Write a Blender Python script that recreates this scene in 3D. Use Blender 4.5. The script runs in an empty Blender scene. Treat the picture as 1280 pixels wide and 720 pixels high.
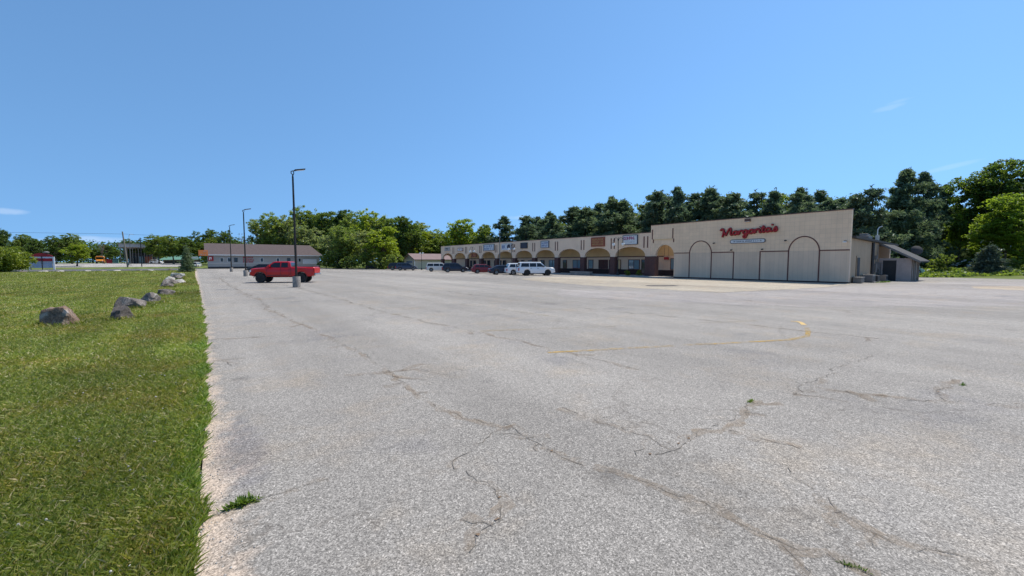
import bpy, bmesh, math, random
import numpy as np
from mathutils import Vector, Matrix

random.seed(7)
rng = np.random.default_rng(7)
PI = math.pi
R = math.radians
scene = bpy.context.scene
COL = scene.collection

# ------------------------------------------------------------------ camera
# world: +Y runs along the shop front (away from the camera), +X towards the shops
YAW, PITCH = 0.646631, 0.063640
cd = bpy.data.cameras.new('camera')
cam = bpy.data.objects.new('camera', cd)
COL.objects.link(cam)
cam.location = (0, 0, 1.9)
cam.rotation_euler = (PI / 2 - PITCH, 0, -YAW)
cd.sensor_width = 36
cd.lens = 36 * 510 / 1280
cd.clip_end = 6000
cd.clip_start = 0.05
scene.camera = cam

# ------------------------------------------------------------------ light
SUN_EL, SUN_AZ = R(60), R(93)          # azimuth clockwise from +Y
world = bpy.data.worlds.new('World')
scene.world = world
world.use_nodes = True
wn, wl = world.node_tree.nodes, world.node_tree.links
wn.clear()
w_out = wn.new('ShaderNodeOutputWorld')
w_bg = wn.new('ShaderNodeBackground')
sky = wn.new('ShaderNodeTexSky')
sky.sky_type = 'NISHITA'
sky.sun_disc = False
sky.sun_elevation = SUN_EL
sky.sun_rotation = SUN_AZ
sky.altitude = 200
sky.air_density = 1.0
sky.dust_density = 0.15
sky.ozone_density = 3.5
w_bg.inputs['Strength'].default_value = 0.15
# a few real wisps of cloud, fixed in the sky by direction
tc = wn.new('ShaderNodeTexCoord')

def wmath(op, a, b=None):
    n = wn.new('ShaderNodeMath'); n.operation = op
    for i, v in enumerate((a, b)):
        if v is None: continue
        if isinstance(v, (int, float)): n.inputs[i].default_value = v
        else: wl.new(v, n.inputs[i])
    return n.outputs[0]

# look a little higher into the sky model near the horizon: clear dry air, no white band
sp_ = wn.new('ShaderNodeSeparateXYZ'); cb_ = wn.new('ShaderNodeCombineXYZ')
wl.new(tc.outputs['Generated'], sp_.inputs[0])
wl.new(sp_.outputs[0], cb_.inputs[0]); wl.new(sp_.outputs[1], cb_.inputs[1])
wl.new(wmath('ADD', wmath('MULTIPLY', wmath('MAXIMUM', sp_.outputs[2], 0.0), 0.68), 0.25), cb_.inputs[2])
nm_ = wn.new('ShaderNodeVectorMath'); nm_.operation = 'NORMALIZE'
wl.new(cb_.outputs[0], nm_.inputs[0]); wl.new(nm_.outputs[0], sky.inputs[0])
deep = wn.new('ShaderNodeMixRGB'); deep.blend_type = 'MULTIPLY'; deep.inputs['Fac'].default_value = 1.0
wl.new(sky.outputs['Color'], deep.inputs['Color1']); deep.inputs['Color2'].default_value = (0.74, 0.945, 1.0, 1)

def cloud_mask(d, right, half_w, half_h, tilt, nscale, amount):
    """soft streak around direction d, half sizes in radians"""
    d = Vector(d).normalized()
    r = Vector((d.y, -d.x, 0)).normalized()
    u = r.cross(d)
    r2 = r * math.cos(tilt) + u * math.sin(tilt)
    u2 = u * math.cos(tilt) - r * math.sin(tilt)
    def dot(v):
        n = wn.new('ShaderNodeVectorMath'); n.operation = 'DOT_PRODUCT'
        wl.new(tc.outputs['Generated'], n.inputs[0]); n.inputs[1].default_value = v
        return n.outputs['Value']
    front = wmath('GREATER_THAN', dot(d), 0.5)
    a = wmath('DIVIDE', dot(r2), half_w)
    b = wmath('DIVIDE', dot(u2), half_h)
    nz = wn.new('ShaderNodeTexNoise'); nz.inputs['Scale'].default_value = nscale
    nz.inputs['Detail'].default_value = 6; nz.inputs['Roughness'].default_value = 0.6
    wl.new(tc.outputs['Generated'], nz.inputs['Vector'])
    n0 = wmath('MULTIPLY', wmath('SUBTRACT', nz.outputs['Fac'], 0.5), 2.4)
    q = wmath('ADD', wmath('MULTIPLY', a, a), wmath('MULTIPLY', b, b))
    m = wmath('SUBTRACT', wmath('ADD', 1.0, n0), q)
    m = wmath('MAXIMUM', wmath('MINIMUM', m, 1.0), 0.0)
    return wmath('MULTIPLY', wmath('MULTIPLY', m, amount), front)
CLOUDS = [((-0.2358, 0.9687, 0.0776), None, 0.0217, 0.0050999999999999995, 0, 22, 0.1925), ((-0.1451, 0.9887, 0.0376), None, 0.0433, 0.0072, 0, 20, 0.22000000000000003), ((-0.1988, 0.9794, 0.0341), None, 0.0256, 0.004875, 0, 25, 0.1375), ((0.9473, 0.1814, 0.264), None, 0.0242, 0.004875, 0.12, 40, 0.09075000000000001), ((0.9475, 0.1697, 0.2711), None, 0.0185, 0.003225, 0.1, 40, 0.06655000000000001), ((0.9819, 0.1079, 0.1558), None, 0.0417, 0.0045000000000000005, 0.17, 12, 0.09075000000000001), ((0.6113, 0.7841, 0.107), None, 0.0392, 0.005849999999999999, 0, 30, 0.1375)]

mask = None
for args in CLOUDS if 'CLOUDS' in globals() else []:
    c = cloud_mask(*args)
    mask = c if mask is None else wmath('MAXIMUM', mask, c)
if mask is not None:
    mx = wn.new('ShaderNodeMixRGB')
    wl.new(mask, mx.inputs['Fac'])
    wl.new(deep.outputs['Color'], mx.inputs['Color1'])
    mx.inputs['Color2'].default_value = (5.6, 5.9, 6.4, 1)
    wl.new(mx.outputs['Color'], w_bg.inputs['Color'])
else:
    wl.new(deep.outputs['Color'], w_bg.inputs['Color'])
wl.new(w_bg.outputs[0], w_out.inputs['Surface'])

sl = bpy.data.lights.new('sun', 'SUN')
sl.energy = 4.1
sl.angle = R(0.53)
sl.color = (1.0, 0.93, 0.83)
sun = bpy.data.objects.new('sun', sl)
COL.objects.link(sun)
sd = Vector((math.sin(SUN_AZ) * math.cos(SUN_EL), math.cos(SUN_AZ) * math.cos(SUN_EL), math.sin(SUN_EL)))
sun.rotation_euler = sd.to_track_quat('Z', 'Y').to_euler()
sun.location = sd * 300

vs = scene.view_settings
vs.view_transform = 'Standard'
vs.look = 'None'
vs.exposure = 0.34
vs.gamma = 1
scene.cycles.max_bounces = 6
scene.cycles.diffuse_bounces = 3
scene.cycles.transparent_max_bounces = 8
scene.cycles.use_denoising = True
scene.cycles.denoiser = 'OPENIMAGEDENOISE'
scene.cycles.denoising_input_passes = 'RGB_ALBEDO_NORMAL'
scene.cycles.denoising_prefilter = 'ACCURATE'

# ------------------------------------------------------------------ materials
class NT:
    def __init__(s, name):
        s.m = bpy.data.materials.new(name); s.m.use_nodes = True
        s.n, s.l = s.m.node_tree.nodes, s.m.node_tree.links
        s.n.clear()
        s.out = s.n.new('ShaderNodeOutputMaterial')
    def node(s, t, **kw):
        n = s.n.new(t)
        for k, v in kw.items(): setattr(n, k, v)
        return n
    def link(s, a, b): s.l.new(a, b)
    def put(s, sock, v):
        if hasattr(v, 'links'): s.link(v, sock)
        elif isinstance(v, (tuple, list)): sock.default_value = tuple(v) + ((1,) if len(v) == 3 and sock.type == 'RGBA' else ())
        else: sock.default_value = v
    def coord(s, kind='Object'): return s.node('ShaderNodeTexCoord').outputs[kind]
    def pos(s): return s.node('ShaderNodeNewGeometry').outputs['Position']
    def noise(s, scale, detail=3, rough=0.5, vec=None, out='Fac', dist=0):
        n = s.node('ShaderNodeTexNoise'); n.inputs['Scale'].default_value = scale
        n.inputs['Detail'].default_value = detail; n.inputs['Roughness'].default_value = rough
        n.inputs['Distortion'].default_value = dist
        if vec is not None: s.link(vec, n.inputs['Vector'])
        return n.outputs[out]
    def vor(s, scale, vec=None, feature='F1', out='Color', rnd=1.0):
        n = s.node('ShaderNodeTexVoronoi', feature=feature); n.inputs['Scale'].default_value = scale
        n.inputs['Randomness'].default_value = rnd
        if vec is not None: s.link(vec, n.inputs['Vector'])
        return n.outputs[out]
    def math(s, op, a, b=0.0, c=None):
        n = s.node('ShaderNodeMath', operation=op)
        s.put(n.inputs[0], a); s.put(n.inputs[1], b)
        if c is not None: s.put(n.inputs[2], c)
        return n.outputs[0]
    def ramp(s, f, stops, interp='LINEAR'):
        n = s.node('ShaderNodeValToRGB'); cr = n.color_ramp; cr.interpolation = interp
        while len(cr.elements) < len(stops): cr.elements.new(0.5)
        for e, (p, c) in zip(cr.elements, stops):
            e.position = p; e.color = (c if isinstance(c, tuple) else (c, c, c)) + (1,)
        s.link(f, n.inputs['Fac']); return n.outputs['Color']
    def mix(s, f, a, b, mode='MIX'):
        n = s.node('ShaderNodeMixRGB', blend_type=mode)
        s.put(n.inputs['Fac'], f); s.put(n.inputs['Color1'], a); s.put(n.inputs['Color2'], b)
        return n.outputs['Color']
    def sep(s, v):
        n = s.node('ShaderNodeSeparateXYZ'); s.link(v, n.inputs[0]); return n.outputs
    def mapv(s, v, scale=(1, 1, 1), loc=(0, 0, 0), rot=(0, 0, 0)):
        n = s.node('ShaderNodeMapping'); s.link(v, n.inputs['Vector'])
        n.inputs['Scale'].default_value = scale; n.inputs['Location'].default_value = loc
        n.inputs['Rotation'].default_value = rot; return n.outputs[0]
    def bump(s, h, strength=0.3, dist=0.01):
        n = s.node('ShaderNodeBump'); n.inputs['Strength'].default_value = strength
        n.inputs['Distance'].default_value = dist; s.link(h, n.inputs['Height']); return n.outputs[0]
    def bsdf(s, color, rough=0.6, metal=0.0, normal=None, spec=0.5, **kw):
        b = s.node('ShaderNodeBsdfPrincipled')
        s.put(b.inputs['Base Color'], color); s.put(b.inputs['Roughness'], rough)
        b.inputs['Metallic'].default_value = metal
        b.inputs['Specular IOR Level'].default_value = spec
        for k, v in kw.items(): s.put(b.inputs[k], v)
        if normal is not None: s.link(normal, b.inputs['Normal'])
        s.link(b.outputs[0], s.out.inputs['Surface']); return b

def plain(name, c, rough=0.6, metal=0.0, spec=0.5, var=0.12, scale=3.0, **kw):
    """a colour with slight wear / dirt variation"""
    t = NT(name)
    v = t.coord()
    n = t.noise(scale, 4, 0.6, v)
    f = t.ramp(n, [(0.3, 1 - var), (0.7, 1 + var * 0.5)])
    col = t.mix(1.0, c, f, 'MULTIPLY')
    t.bsdf(col, rough, metal, None, spec, **kw)
    return t.m

M = {}
M['trim_brown'] = plain('trim_brown', (0.12, 0.036, 0.03), 0.6)
M['cap_brown'] = plain('cap_brown', (0.10, 0.05, 0.04), 0.5)
M['ochre'] = plain('ochre_paint', (0.74, 0.52, 0.27), 0.8, scale=0.8)
M['black_metal'] = plain('black_metal', (0.018, 0.018, 0.02), 0.45, 0.3)
M['pole_paint'] = plain('dark_bronze_paint', (0.022, 0.016, 0.014), 0.42, 0.2)
M['rubber'] = plain('rubber', (0.02, 0.02, 0.02), 0.85)
M['dark_plastic'] = plain('dark_plastic', (0.03, 0.03, 0.032), 0.6)
M['rim_silver'] = plain('rim_silver', (0.55, 0.55, 0.56), 0.3, 0.8)
M['rim_black'] = plain('rim_black', (0.015, 0.015, 0.015), 0.35, 0.3)
M['chrome'] = plain('chrome', (0.75, 0.75, 0.77), 0.15, 1.0, var=0.03)
M['white_enamel'] = plain('white_enamel', (0.78, 0.78, 0.77), 0.4)
M['lamp_globe'] = plain('lamp_globe', (0.86, 0.85, 0.82), 0.3, var=0.04)
M['head_lens'] = plain('head_lens', (0.75, 0.77, 0.8), 0.1, var=0.02)
M['tail_lens'] = plain('tail_lens', (0.45, 0.01, 0.012), 0.15, var=0.02)
M['grey_metal'] = plain('galvanised_metal', (0.19, 0.185, 0.18), 0.55, 0.4)
M['dark_roof'] = plain('dark_roofing', (0.05, 0.047, 0.045), 0.85)
M['red_sign'] = plain('red_sign_paint', (0.36, 0.008, 0.014), 0.45)
M['wood_grey'] = plain('weathered_wood', (0.22, 0.19, 0.16), 0.9, scale=6)
M['orange_sign'] = plain('orange_sign_paint', (0.85, 0.25, 0.06), 0.5)
M['bus_yellow'] = plain('bus_yellow', (0.75, 0.27, 0.015), 0.35)
M['green_roof'] = plain('green_metal_roof', (0.12, 0.27, 0.20), 0.5, scale=0.4)
M['pink_roof'] = plain('pinkish_shingle', (0.22, 0.155, 0.15), 0.85, scale=0.8)
M['cream'] = plain('cream_siding', (0.60, 0.57, 0.50), 0.7)
M['pale_grey'] = plain('pale_grey_siding', (0.36, 0.35, 0.34), 0.7)
M['shed_panel'] = plain('mauve_grey_panel', (0.45, 0.375, 0.34), 0.7)

def glass_dark(name, c=(0.012, 0.014, 0.018), rough=0.06):
    t = NT(name); t.bsdf(c, rough, 0, None, 0.5); return t.m
M['car_glass'] = glass_dark('tinted_car_glass')
M['shop_glass'] = glass_dark('shop_glass', (0.03, 0.04, 0.05), 0.04)
t = NT('blinds_behind_glass')
s = t.sep(t.coord())
wv = t.math('FRACT', t.math('MULTIPLY', s[2], 9.0))
t.bsdf(t.ramp(wv, [(0.0, (0.12, 0.2, 0.25)), (0.5, (0.3, 0.42, 0.46)), (1.0, (0.16, 0.25, 0.3))]), 0.08, 0, None, 0.8)
M['blind_glass'] = t.m

def car_paint(name, c, rough=0.28, metal=0.0):
    t = NT(name)
    n = t.noise(1.2, 3, 0.5, t.coord())
    col = t.mix(t.ramp(n, [(0.4, 0.0), (0.8, 0.05)]), c, (0.3, 0.27, 0.24))
    t.bsdf(col, rough, metal, None, 0.5, **{'Coat Weight': 0.2, 'Coat Roughness': 0.06}); return t.m
M['paint_red'] = car_paint('red_car_paint', (0.50, 0.003, 0.007))
M['paint_maroon'] = car_paint('dark_red_car_paint', (0.16, 0.008, 0.014))
M['paint_white'] = car_paint('white_car_paint', (0.74, 0.75, 0.76))
M['paint_white_dusty'] = car_paint('dusty_white_car_paint', (0.55, 0.55, 0.53), 0.4)
M['paint_navy'] = car_paint('navy_car_paint', (0.006, 0.01, 0.028))
M['paint_slate'] = car_paint('slate_car_paint', (0.022, 0.034, 0.065))
M['paint_black'] = car_paint('black_car_paint', (0.008, 0.008, 0.01))
M['paint_green'] = car_paint('pale_green_car_paint', (0.35, 0.5, 0.42), 0.5)

# --- masonry of the restaurant: stack-bond painted block
def block_wall(name, c, bw, bh, joint=0.012, depth=0.5, axis='YZ', dirt=True):
    t = NT(name)
    p = t.pos(); s = t.sep(p)
    cv = t.node('ShaderNodeCombineXYZ')
    t.link(s[1] if axis == 'YZ' else s[0], cv.inputs[0]); t.link(s[2], cv.inputs[1])
    b = t.node('ShaderNodeTexBrick'); b.offset = 0.0; b.squash = 1.0
    t.link(cv.outputs[0], b.inputs['Vector'])
    b.inputs['Scale'].default_value = 1.0
    b.inputs['Brick Width'].default_value = bw; b.inputs['Row Height'].default_value = bh
    b.inputs['Mortar Size'].default_value = joint; b.inputs['Mortar Smooth'].default_value = 0.3
    b.inputs['Color1'].default_value = (1, 1, 1, 1); b.inputs['Color2'].default_value = (0.94, 0.94, 0.94, 1)
    b.inputs['Mortar'].default_value = (depth, depth, depth, 1)
    n1 = t.noise(0.5, 5, 0.6, p)
    col = t.mix(1.0, c, b.outputs['Color'], 'MULTIPLY')
    col = t.mix(1.0, col, t.ramp(n1, [(0.3, 0.9), (0.7, 1.05)]), 'MULTIPLY')
    st = t.noise(1.0, 4, 0.6, t.mapv(p, (3.0, 3.0, 0.25)))
    col = t.mix(t.ramp(st, [(0.5, 0.0), (0.8, 0.22)]), col, (c[0] * 0.62, c[1] * 0.62, c[2] * 0.62))
    t.bsdf(col, 0.75, 0, t.bump(b.outputs['Color'], 0.5, 0.012))
    return t.m
M['block_tan'] = block_wall('tan_painted_block', (0.86, 0.63, 0.43), 0.41, 0.41, 0.011, 0.78)
M['block_grey'] = block_wall('lower_darker_block', (0.74, 0.555, 0.40), 0.41, 4.2, 0.011, 0.8)  # lower wall block, a little darker than the upper wall
M['stucco'] = block_wall('tan_stucco_panel', (0.86, 0.635, 0.46), 1.9, 9.0, 0.006, 0.88)
M['ribbed_tan'] = block_wall('brown_ribbed_siding', (0.46, 0.33, 0.21), 0.42, 9.0, 0.03, 0.6, 'XZ')

def brick(name, c1, c2, mortar):
    t = NT(name)
    p = t.pos(); s = t.sep(p)
    cv = t.node('ShaderNodeCombineXYZ')
    t.link(t.math('ADD', s[0], s[1]), cv.inputs[0]); t.link(s[2], cv.inputs[1])
    b = t.node('ShaderNodeTexBrick'); t.link(cv.outputs[0], b.inputs['Vector'])
    b.inputs['Scale'].default_value = 1.0; b.inputs['Brick Width'].default_value = 0.2
    b.inputs['Row Height'].default_value = 0.075; b.inputs['Mortar Size'].default_value = 0.009
    b.inputs['Color1'].default_value = c1 + (1,); b.inputs['Color2'].default_value = c2 + (1,)
    b.inputs['Mortar'].default_value = mortar + (1,)
    t.bsdf(b.outputs['Color'], 0.85, 0, t.bump(b.outputs['Fac'], 0.3, -0.006)); return t.m
M['brick'] = brick('dark_red_brick', (0.13, 0.045, 0.038), (0.075, 0.03, 0.028), (0.10, 0.07, 0.06))
M['brick_dark'] = brick('dark_brown_brick', (0.06, 0.028, 0.024), (0.04, 0.02, 0.02), (0.05, 0.035, 0.03))

def shingle(name, c):
    t = NT(name)
    p = t.coord()
    s = t.sep(p)
    row = t.math('FRACT', t.math('MULTIPLY', s[2], 6.0))
    n = t.noise(2.5, 5, 0.7, p); n2 = t.noise(25, 2, 0.5, t.mapv(p, (0.3, 1, 1)))
    col = t.mix(1.0, c, t.ramp(n, [(0.3, 0.75), (0.7, 1.15)]), 'MULTIPLY')
    col = t.mix(1.0, col, t.ramp(n2, [(0.3, 0.85), (0.7, 1.12)]), 'MULTIPLY')
    col = t.mix(1.0, col, t.ramp(row, [(0.0, 0.75), (0.2, 1.0)]), 'MULTIPLY')
    t.bsdf(col, 0.9); return t.m
M['shingle_brown'] = shingle('brown_shingle', (0.105, 0.078, 0.075))

def siding(name, c, h=0.16):
    t = NT(name)
    p = t.coord(); s = t.sep(p)
    row = t.math('FRACT', t.math('MULTIPLY', s[2], 1 / h))
    n = t.noise(0.6, 4, 0.6, p)
    col = t.mix(1.0, c, t.ramp(row, [(0.0, 0.7), (0.12, 1.0), (1.0, 0.95)]), 'MULTIPLY')
    col = t.mix(1.0, col, t.ramp(n, [(0.3, 0.92), (0.7, 1.04)]), 'MULTIPLY')
    t.bsdf(col, 0.7); return t.m
M['siding_grey'] = siding('grey_lap_siding', (0.36, 0.35, 0.33))
M['siding_cream'] = siding('cream_lap_siding', (0.58, 0.53, 0.44))

# --- old asphalt
def asphalt(name, light, tint=(1, 1, 1), worn=0.5, near_edge=False, cracks=True, alpha_edge=False):
    t = NT(name)
    p = t.pos(); s = t.sep(p)
    cells = t.sep(t.vor(135, p))
    cells2 = t.sep(t.vor(70, p))
    grit = t.math('ADD', t.math('MULTIPLY', cells[0], 0.65), t.math('MULTIPLY', cells2[1], 0.35))
    col = t.ramp(grit, [(0.12, 0.42), (0.42, 0.80), (0.62, 1.02), (0.8, 1.4), (0.95, 2.0)])
    big = t.noise(0.09, 5, 0.6, p)
    mid = t.noise(0.9, 5, 0.65, p)
    streak = t.noise(0.35, 5, 0.65, t.mapv(p, (1.0, 0.06, 1.0)))
    base = t.mix(1.0, (light * tint[0], light * tint[1], light * tint[2]), col, 'MULTIPLY')
    base = t.mix(1.0, base, t.ramp(big, [(0.3, 0.86), (0.7, 1.1)]), 'MULTIPLY')
    base = t.mix(1.0, base, t.ramp(mid, [(0.25, 0.92), (0.5, 1.0), (0.75, 1.06)]), 'MULTIPLY')
    base = t.mix(1.0, base, t.ramp(streak, [(0.35, 0.86), (0.6, 1.06)]), 'MULTIPLY')
    # warm dusty patches
    dusty = t.noise(0.55, 6, 0.7, t.mapv(p, loc=(31, 7, 0)))
    base = t.mix(t.ramp(dusty, [(0.52, 0.0), (0.72, worn)]), base, t.mix(1.0, base, (1.16, 1.02, 0.84), 'MULTIPLY'))
    # blue-black younger tar patches
    tar = t.noise(0.4, 5, 0.6, t.mapv(p, loc=(3, 55, 0)))
    base = t.mix(t.ramp(tar, [(0.58, 0.0), (0.68, 0.5)]), base, t.mix(1.0, base, (0.66, 0.68, 0.76), 'MULTIPLY'))
    spots = t.vor(0.55, t.mapv(p, loc=(2, 9, 0)), 'F1', 'Distance')
    spn = t.math('ADD', spots, t.math('MULTIPLY', t.noise(5, 4, 0.7, p), 0.12))
    base = t.mix(t.ramp(spn, [(0.08, 0.45), (0.17, 0.0)]), base, (0.09, 0.085, 0.08))
    lane = t.noise(0.16, 4, 0.6, t.mapv(p, (1.0, 0.03, 1.0), loc=(17, 0, 0)))
    base = t.mix(1.0, base, t.ramp(lane, [(0.4, 0.9), (0.55, 1.05)]), 'MULTIPLY')
    if near_edge:
        wob = t.math('MULTIPLY', t.math('SUBTRACT', t.noise(2.0, 6, 0.7, p), 0.5), 1.3)
        e = t.math('ADD', t.math('ADD', s[0], wob), t.math('MULTIPLY', s[1], 0.012))
        f = t.ramp(t.math('MULTIPLY', e, 1.4), [(0.02, 0.9), (0.18, 0.55), (0.42, 0.0)])
        sand = t.mix(1.0, (0.50, 0.40, 0.31), t.ramp(grit, [(0.12, 0.45), (0.5, 0.95), (0.9, 1.5)]), 'MULTIPLY')
        base = t.mix(f, base, sand)
        pd = t.math('ADD', t.math('POWER', t.math('MULTIPLY', t.math('SUBTRACT', s[0], 0.24), 4.2), 2.0),
                    t.math('POWER', t.math('MULTIPLY', t.math('SUBTRACT', s[1], 4.9), 0.95), 2.0))
        pd = t.math('ADD', pd, t.math('MULTIPLY', t.math('SUBTRACT', t.noise(3, 5, 0.7, p), 0.5), 2.6))
        base = t.mix(t.ramp(pd, [(0.2, 0.8), (1.05, 0.0)]), base, t.mix(1.0, base, (0.72, 0.73, 0.80), 'MULTIPLY'))
    h = grit
    if cracks:
        wp = t.node('ShaderNodeVectorMath', operation='ADD')
        nv = t.node('ShaderNodeVectorMath', operation='SCALE'); nv.inputs['Scale'].default_value = 1.3
        t.link(t.noise(0.7, 6, 0.7, p, 'Color'), nv.inputs[0]); t.link(p, wp.inputs[0]); t.link(nv.outputs[0], wp.inputs[1])
        d1 = t.vor(0.17, wp.outputs[0], 'DISTANCE_TO_EDGE', 'Distance')
        msk = t.ramp(t.noise(0.25, 3, 0.5, t.mapv(p, loc=(9, 2, 0))), [(0.45, 0.0), (0.55, 1.0)])
        c1 = t.math('MULTIPLY', t.ramp(d1, [(0.0012, 1.0), (0.004, 0.0)]), msk)
        d2 = t.vor(0.9, wp.outputs[0], 'DISTANCE_TO_EDGE', 'Distance')
        msk2 = t.ramp(t.noise(0.3, 4, 0.6, t.mapv(p, loc=(1, 29, 0))), [(0.6, 0.0), (0.68, 0.8)])
        c2 = t.math('MULTIPLY', t.ramp(d2, [(0.004, 1.0), (0.012, 0.0)]), msk2)
        ck = t.math('MULTIPLY', t.math('MAXIMUM', c1, c2), 0.62)
        base = t.mix(t.math('MULTIPLY', ck, 0.75), base, (0.10, 0.085, 0.07))
    b = t.bsdf(base, 0.9, 0, t.bump(h, 0.35, 0.006), 0.25)
    return t.m
M['asphalt'] = asphalt('weathered_asphalt', 0.285, (1.085, 1.0, 0.885), 0.55, True)
M['asphalt_light'] = asphalt('bleached_asphalt', 0.315, (1.08, 0.985, 0.90), 0.6)
M['asphalt_tan'] = asphalt('tan_worn_paving', 0.37, (1.13, 0.98, 0.76), 0.6)
M['dirt'] = asphalt('tan_dirt', 0.40, (1.15, 0.95, 0.72), 0.8, cracks=False)
M['road'] = asphalt('road_asphalt', 0.11, (1, 1, 1.04), 0.2, cracks=False)
M['concrete'] = asphalt('pale_concrete', 0.36, (1.05, 0.98, 0.9), 0.3, cracks=False)
M['drain'] = asphalt('dark_drain_patch', 0.075, (1, 0.95, 0.9), 0.3, cracks=False)
M['crack'] = plain('crack_filling', (0.18, 0.157, 0.13), 0.95, var=0.6, scale=5)
M['rust_dirt'] = plain('rusty_dirt', (0.20, 0.135, 0.085), 0.95, var=0.5, scale=20)
t = NT('crack_dust')
p = t.pos()
f = t.ramp(t.math('ADD', t.math('MULTIPLY', t.noise(9, 6, 0.75, p), 0.5), t.math('MULTIPLY', t.noise(1.1, 3, 0.5, p), 0.6)), [(0.5, 0.0), (0.7, 0.5)])
pb = t.node('ShaderNodeBsdfDiffuse'); pb.inputs['Color'].default_value = (0.36, 0.28, 0.2, 1)
tr = t.node('ShaderNodeBsdfTransparent'); ms = t.node('ShaderNodeMixShader')
t.link(f, ms.inputs[0]); t.link(tr.outputs[0], ms.inputs[1]); t.link(pb.outputs[0], ms.inputs[2])
t.link(ms.outputs[0], t.out.inputs['Surface'])
M['crack_dust'] = t.m
t = NT('worn_yellow_paint')
p = t.pos()
nz = t.noise(7, 6, 0.75, p); nb = t.noise(0.9, 3, 0.5, p)
f = t.ramp(t.math('ADD', t.math('MULTIPLY', nz, 0.6), t.math('MULTIPLY', nb, 0.5)), [(0.50, 0.0), (0.66, 0.68)])
pb = t.node('ShaderNodeBsdfDiffuse'); pb.inputs['Color'].default_value = (0.55, 0.36, 0.10, 1)
tr = t.node('ShaderNodeBsdfTransparent'); ms = t.node('ShaderNodeMixShader')
t.link(f, ms.inputs[0]); t.link(tr.outputs[0], ms.inputs[1]); t.link(pb.outputs[0], ms.inputs[2])
t.link(ms.outputs[0], t.out.inputs['Surface'])
M['yellow_paint'] = t.m
t = NT('faded_yellow_paint')
p = t.pos()
nz = t.noise(6, 6, 0.75, p); nb = t.noise(0.5, 3, 0.5, p)
f = t.ramp(t.math('ADD', t.math('MULTIPLY', nz, 0.5), t.math('MULTIPLY', nb, 0.6)), [(0.52, 0.0), (0.72, 0.5)])
pb = t.node('ShaderNodeBsdfDiffuse'); pb.inputs['Color'].default_value = (0.45, 0.33, 0.14, 1)
tr = t.node('ShaderNodeBsdfTransparent'); ms = t.node('ShaderNodeMixShader')
t.link(f, ms.inputs[0]); t.link(tr.outputs[0], ms.inputs[1]); t.link(pb.outputs[0], ms.inputs[2])
t.link(ms.outputs[0], t.out.inputs['Surface'])
M['yellow_faded'] = t.m

# --- lawn
def grass_ground(name, k=1.0):
    t = NT(name)
    p = t.pos()
    n1 = t.noise(0.35, 5, 0.6, p); n2 = t.noise(14, 4, 0.7, p)
    st = t.noise(1.0, 3, 0.5, t.mapv(p, (0.75, 0.09, 1), rot=(0, 0, R(62))))
    c = t.ramp(n1, [(0.3, (0.115 * k, 0.16 * k, 0.036 * k)), (0.5, (0.15 * k, 0.19 * k, 0.05 * k)), (0.72, (0.21 * k, 0.21 * k, 0.08 * k))])
    c = t.mix(1.0, c, t.ramp(n2, [(0.3, 0.6), (0.7, 1.25)]), 'MULTIPLY')
    c = t.mix(1.0, c, t.ramp(st, [(0.38, 0.72), (0.6, 1.16)]), 'MULTIPLY')
    t.bsdf(c, 0.95, 0, t.bump(n2, 0.6, 0.03), 0.1); return t.m
M['lawn'] = grass_ground('lawn_ground', 0.92)
M['far_ground'] = grass_ground('far_grass', 0.95)

def blade_mat(name):
    t = NT(name)
    g = t.node('ShaderNodeNewGeometry')
    p = g.outputs['Position']; rnd = g.outputs['Random Per Island']
    n1 = t.noise(0.5, 5, 0.6, p)
    c = t.ramp(rnd, [(0.0, (0.12, 0.17, 0.025)), (0.4, (0.23, 0.295, 0.05)), (0.70, (0.33, 0.37, 0.09)), (0.88, (0.40, 0.38, 0.16)), (1.0, (0.58, 0.52, 0.33))])
    n2 = t.noise(0.22, 6, 0.7, t.mapv(p, loc=(8, 3, 0)))
    c = t.mix(t.ramp(n1, [(0.46, 0.0), (0.64, 0.75)]), c, t.mix(1.0, c, (1.32, 0.98, 1.05), 'MULTIPLY'))
    c = t.mix(1.0, c, t.ramp(n2, [(0.35, 0.78), (0.65, 1.18)]), 'MULTIPLY')
    st = t.noise(1.0, 3, 0.5, t.mapv(p, (0.9, 0.09, 1), rot=(0, 0, R(58))))
    c = t.mix(1.0, c, t.ramp(st, [(0.4, 0.84), (0.58, 1.1)]), 'MULTIPLY')
    xe = t.math('ADD', t.sep(p)[0], t.math('MULTIPLY', t.noise(1.4, 3, 0.5, p), 0.6))
    c = t.mix(t.ramp(xe, [(-0.0, 0.0), (0.3, 0.8)]), c, t.mix(1.0, c, (0.72, 1.0, 0.7), 'MULTIPLY'))
    d = t.node('ShaderNodeBsdfDiffuse'); tr = t.node('ShaderNodeBsdfTranslucent'); gl = t.node('ShaderNodeBsdfGlossy')
    t.link(c, d.inputs[0]); t.link(t.mix(1.0, c, (1.25, 1.2, 0.6), 'MULTIPLY'), tr.inputs[0])
    gl.inputs['Roughness'].default_value = 0.45; gl.inputs['Color'].default_value = (0.5, 0.55, 0.5, 1)
    m1 = t.node('ShaderNodeMixShader'); m1.inputs[0].default_value = 0.42
    m2 = t.node('ShaderNodeMixShader'); m2.inputs[0].default_value = 0.04
    t.link(d.outputs[0], m1.inputs[1]); t.link(tr.outputs[0], m1.inputs[2])
    t.link(m1.outputs[0], m2.inputs[1]); t.link(gl.outputs[0], m2.inputs[2])
    t.link(m2.outputs[0], t.out.inputs['Surface']); return t.m
M['blades'] = blade_mat('grass_blades')

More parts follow.
